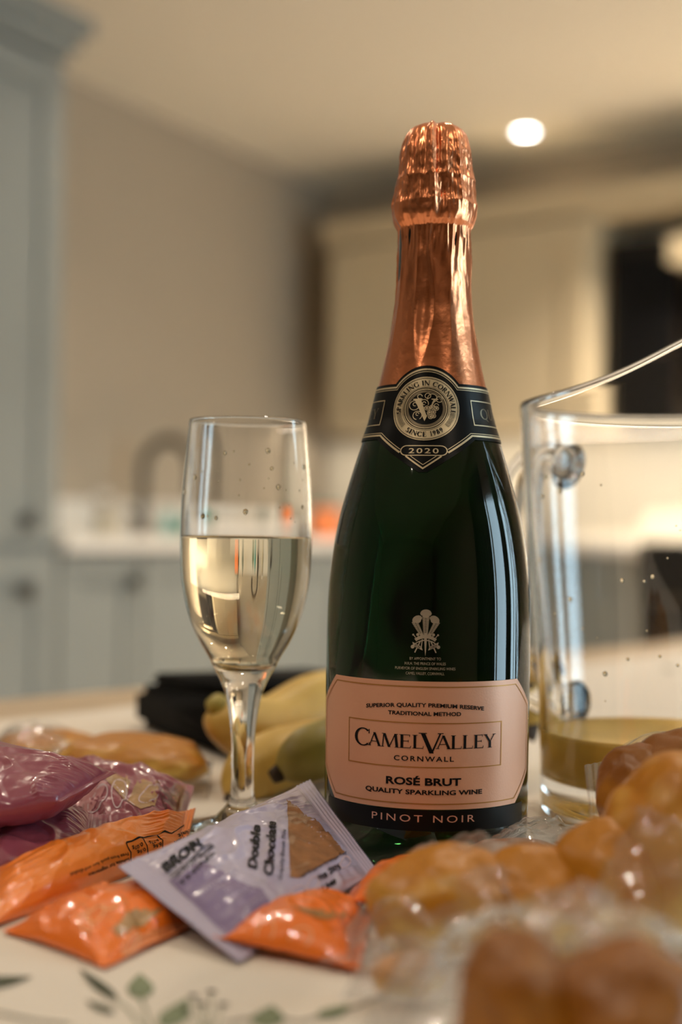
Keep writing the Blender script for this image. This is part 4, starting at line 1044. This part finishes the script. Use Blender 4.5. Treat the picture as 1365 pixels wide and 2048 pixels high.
wrapped('clear-wrapped roll lying between bottle and jug', [(850, 1765), (1085, 1790), (1225, 1668), (1045, 1655)], (0.53, 0.515, 0.575, 0.60), 0.009, 0.002,
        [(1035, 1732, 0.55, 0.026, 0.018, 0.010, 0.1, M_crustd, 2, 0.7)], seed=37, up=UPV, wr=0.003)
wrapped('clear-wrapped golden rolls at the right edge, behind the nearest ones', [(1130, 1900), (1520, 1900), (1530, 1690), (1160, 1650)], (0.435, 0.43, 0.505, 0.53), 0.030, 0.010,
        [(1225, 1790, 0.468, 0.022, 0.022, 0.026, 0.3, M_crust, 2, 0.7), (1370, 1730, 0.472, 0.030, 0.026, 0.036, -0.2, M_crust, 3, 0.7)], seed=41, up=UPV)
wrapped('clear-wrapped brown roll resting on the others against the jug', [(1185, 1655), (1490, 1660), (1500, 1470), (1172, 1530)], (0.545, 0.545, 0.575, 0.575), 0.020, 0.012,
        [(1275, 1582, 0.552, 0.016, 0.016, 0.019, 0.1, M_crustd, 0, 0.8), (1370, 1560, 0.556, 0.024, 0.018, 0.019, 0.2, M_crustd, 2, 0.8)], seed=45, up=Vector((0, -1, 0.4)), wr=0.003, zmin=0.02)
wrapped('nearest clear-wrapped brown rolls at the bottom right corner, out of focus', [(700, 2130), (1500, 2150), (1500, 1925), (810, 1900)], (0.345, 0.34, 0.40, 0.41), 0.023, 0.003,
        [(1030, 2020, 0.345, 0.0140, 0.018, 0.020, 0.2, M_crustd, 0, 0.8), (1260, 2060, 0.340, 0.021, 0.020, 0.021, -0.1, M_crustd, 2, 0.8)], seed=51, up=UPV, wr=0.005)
# pastry in a clear tray at the left
r = wrapped('golden pastry in clear wrapping behind the burgundy packets', [(60, 1600), (415, 1618), (425, 1520), (110, 1490)], (0.72, 0.715, 0.80, 0.82), 0.010, 0.002,
        [(262, 1560, 0.755, 0.039, 0.036, 0.0148, 0.2, M_crust, 1, 0.8)], cat='pastry', name='wrapped_pastry', seed=57, up=UPV, wr=0.0025)
r = wrapped('paler wrapped pastry at the far left edge of the cloth', [(-60, 1560), (170, 1560), (180, 1490), (-20, 1478)], (0.79, 0.79, 0.87, 0.90), 0.016, 0.002,
        [(95, 1515, 0.84, 0.030, 0.028, 0.010, 0.2, M_crust, 2, 0.6)], cat='pastry', name='wrapped_pastry', seed=61, up=UPV, wr=0.0025)

# ------------------------------------------------------------------ bananas
def banana_mat(name, a, b_):
    return mat(name, a, 0.45, noise_amt=0.1, noise_scale=28, color2=b_, bump=0.1, bump_scale=200)
M_ban = banana_mat('ripe_banana_skin', srgb(218, 180, 92), srgb(196, 158, 72))
M_bang = banana_mat('greenish_banana_skin', srgb(176, 158, 72), srgb(140, 122, 50))
M_stalk = mat('banana_stalk', srgb(70, 52, 34), 0.7, noise_amt=0.4, noise_scale=120)
def banana(pts, R, m, label, tm=None):
    path = crv(pts, 12); n = len(path)
    c0 = path[n//2]; root = empty('banana', (0, 0, 0)); tag(root, label, 'banana')
    bm = bmesh.new()
    def rad(t): 
        if t < 0.16: return R*(0.34 + 0.5*(t/0.16)**2*0.6)
        return R*(0.64 + 0.36*math.sin(min(1, (t-0.16)/0.3)*PI/2)) * (1 if t < 0.7 else max(0.30, 1-((t-0.7)/0.3)**2.2*0.72))
    pth = [Vector(p) for p in path]; seg = 30; prev = None; rings = []
    for i, p in enumerate(pth):
        d = (pth[min(i+1, n-1)]-pth[max(i-1, 0)]).normalized()
        a = d.cross(ZV).normalized() if prev is None else (prev-d*prev.dot(d)).normalized(); prev = a; b = d.cross(a)
        rr = rad(i/(n-1)); ring = []
        for k in range(seg):
            t = 2*PI*k/seg; fr = rr*(1-0.07*abs(math.sin(2.5*t))**0.7*0.9 + 0.02)
            ring.append(bm.verts.new(p + (a*math.cos(t)+b*math.sin(t))*fr))
        rings.append(ring)
    for A, B in zip(rings, rings[1:]):
        for k in range(seg): bm.faces.new((A[k], A[(k+1) % seg], B[(k+1) % seg], B[k]))
    bm.faces.new(rings[0][::-1]); bm.faces.new(rings[-1])
    link('fruit', bm, m, root)
    e = pth[-1]; d = (pth[-1]-pth[-3]).normalized()
    link('tip', tube(bmesh.new(), [e-d*0.001, e+d*0.003, e+d*0.005], lambda t: R*0.33*(1-0.3*t), 14), tm or M_stalk, root)
    s = pth[0]; d = (pth[0]-pth[2]).normalized()
    link('stalk', tube(bmesh.new(), [s-d*0.001, s+d*0.003], R*0.36, 14), M_stalk, root)
    return root
banana([P(1083, 1330, 0.80), P(1062, 1350, 0.80), P(1030, 1430, 0.80), P(900, 1430, 0.83), P(760, 1405, 0.84), P(640, 1412, 0.82), P(540, 1462, 0.79), P(462, 1440, 0.77), P(436, 1412, 0.765)], 0.0205, M_ban, 'large ripe yellow banana arching behind the flute stem and the bottle', M_bang)
banana([P(760, 1470, 0.80), P(700, 1478, 0.79), P(640, 1500, 0.765), P(560, 1520, 0.745), P(500, 1552, 0.735), P(468, 1600, 0.725)], 0.0165, M_ban, 'yellow banana curving down behind the flute stem')
banana([P(780, 1500, 0.74), P(720, 1490, 0.735), P(680, 1490, 0.725), P(620, 1510, 0.715), P(560, 1545, 0.71)], 0.0145, M_bang, 'greenish banana whose dark tip points left beside the bottle')
# dark dried stalk between bottle and jug belongs to the big banana
stalk = bpy.data.objects['banana']
o = link('dried_stalk', tube(bmesh.new(), crv([P(1046, 1470, 0.79), P(1064, 1440, 0.79), P(1066, 1380, 0.79), P(1068, 1340, 0.79), P(1088, 1328, 0.79)], 8), lambda t: 0.0065*(1-0.35*t)+0.001*math.sin(t*20), 14), M_stalk, stalk)

# ------------------------------------------------------------------ black soft case
M_case = mat('black_fabric', srgb(6, 6, 7), 0.8, spec=0.15, bump=0.3, bump_scale=500)
A = Vector((-0.142, 0.985, 0)); B = Vector((-0.062, 0.835, 0)); nx = (B-A).normalized(); ny = Vector((-nx.y, nx.x, 0))
ny = -ny if ny.x < 0 else ny
case = empty('camera_case', A+(B-A)*0.5); tag(case, 'black soft case lying behind the flute stem and bananas', 'case')
bm = bmesh.new(); L_ = (B-A).length
box(bm, A+nx*L_/2+ny*0.068+ZV*0.0155, nx, ny, ZV, L_/2, 0.068, 0.0140)
for v in bm.verts:
    if v.co.z > 0.02 and (v.co-A).dot(nx) > L_*0.5: v.co.z += 0.010
bmesh.ops.bevel(bm, geom=bm.edges[:], offset=0.006, segments=4, affect='EDGES')
under(link('body', bm, M_case), case)
bm = bmesh.new(); box(bm, A+nx*L_/2+ny*0.068+ZV*0.0345, nx, ny, ZV, L_/2-0.012, 0.06, 0.004)
for v in bm.verts:
    if (v.co-A).dot(nx) > L_*0.5: v.co.z += 0.008
bmesh.ops.bevel(bm, geom=bm.edges[:], offset=0.003, segments=3, affect='EDGES')
under(link('lid', bm, M_case), case)
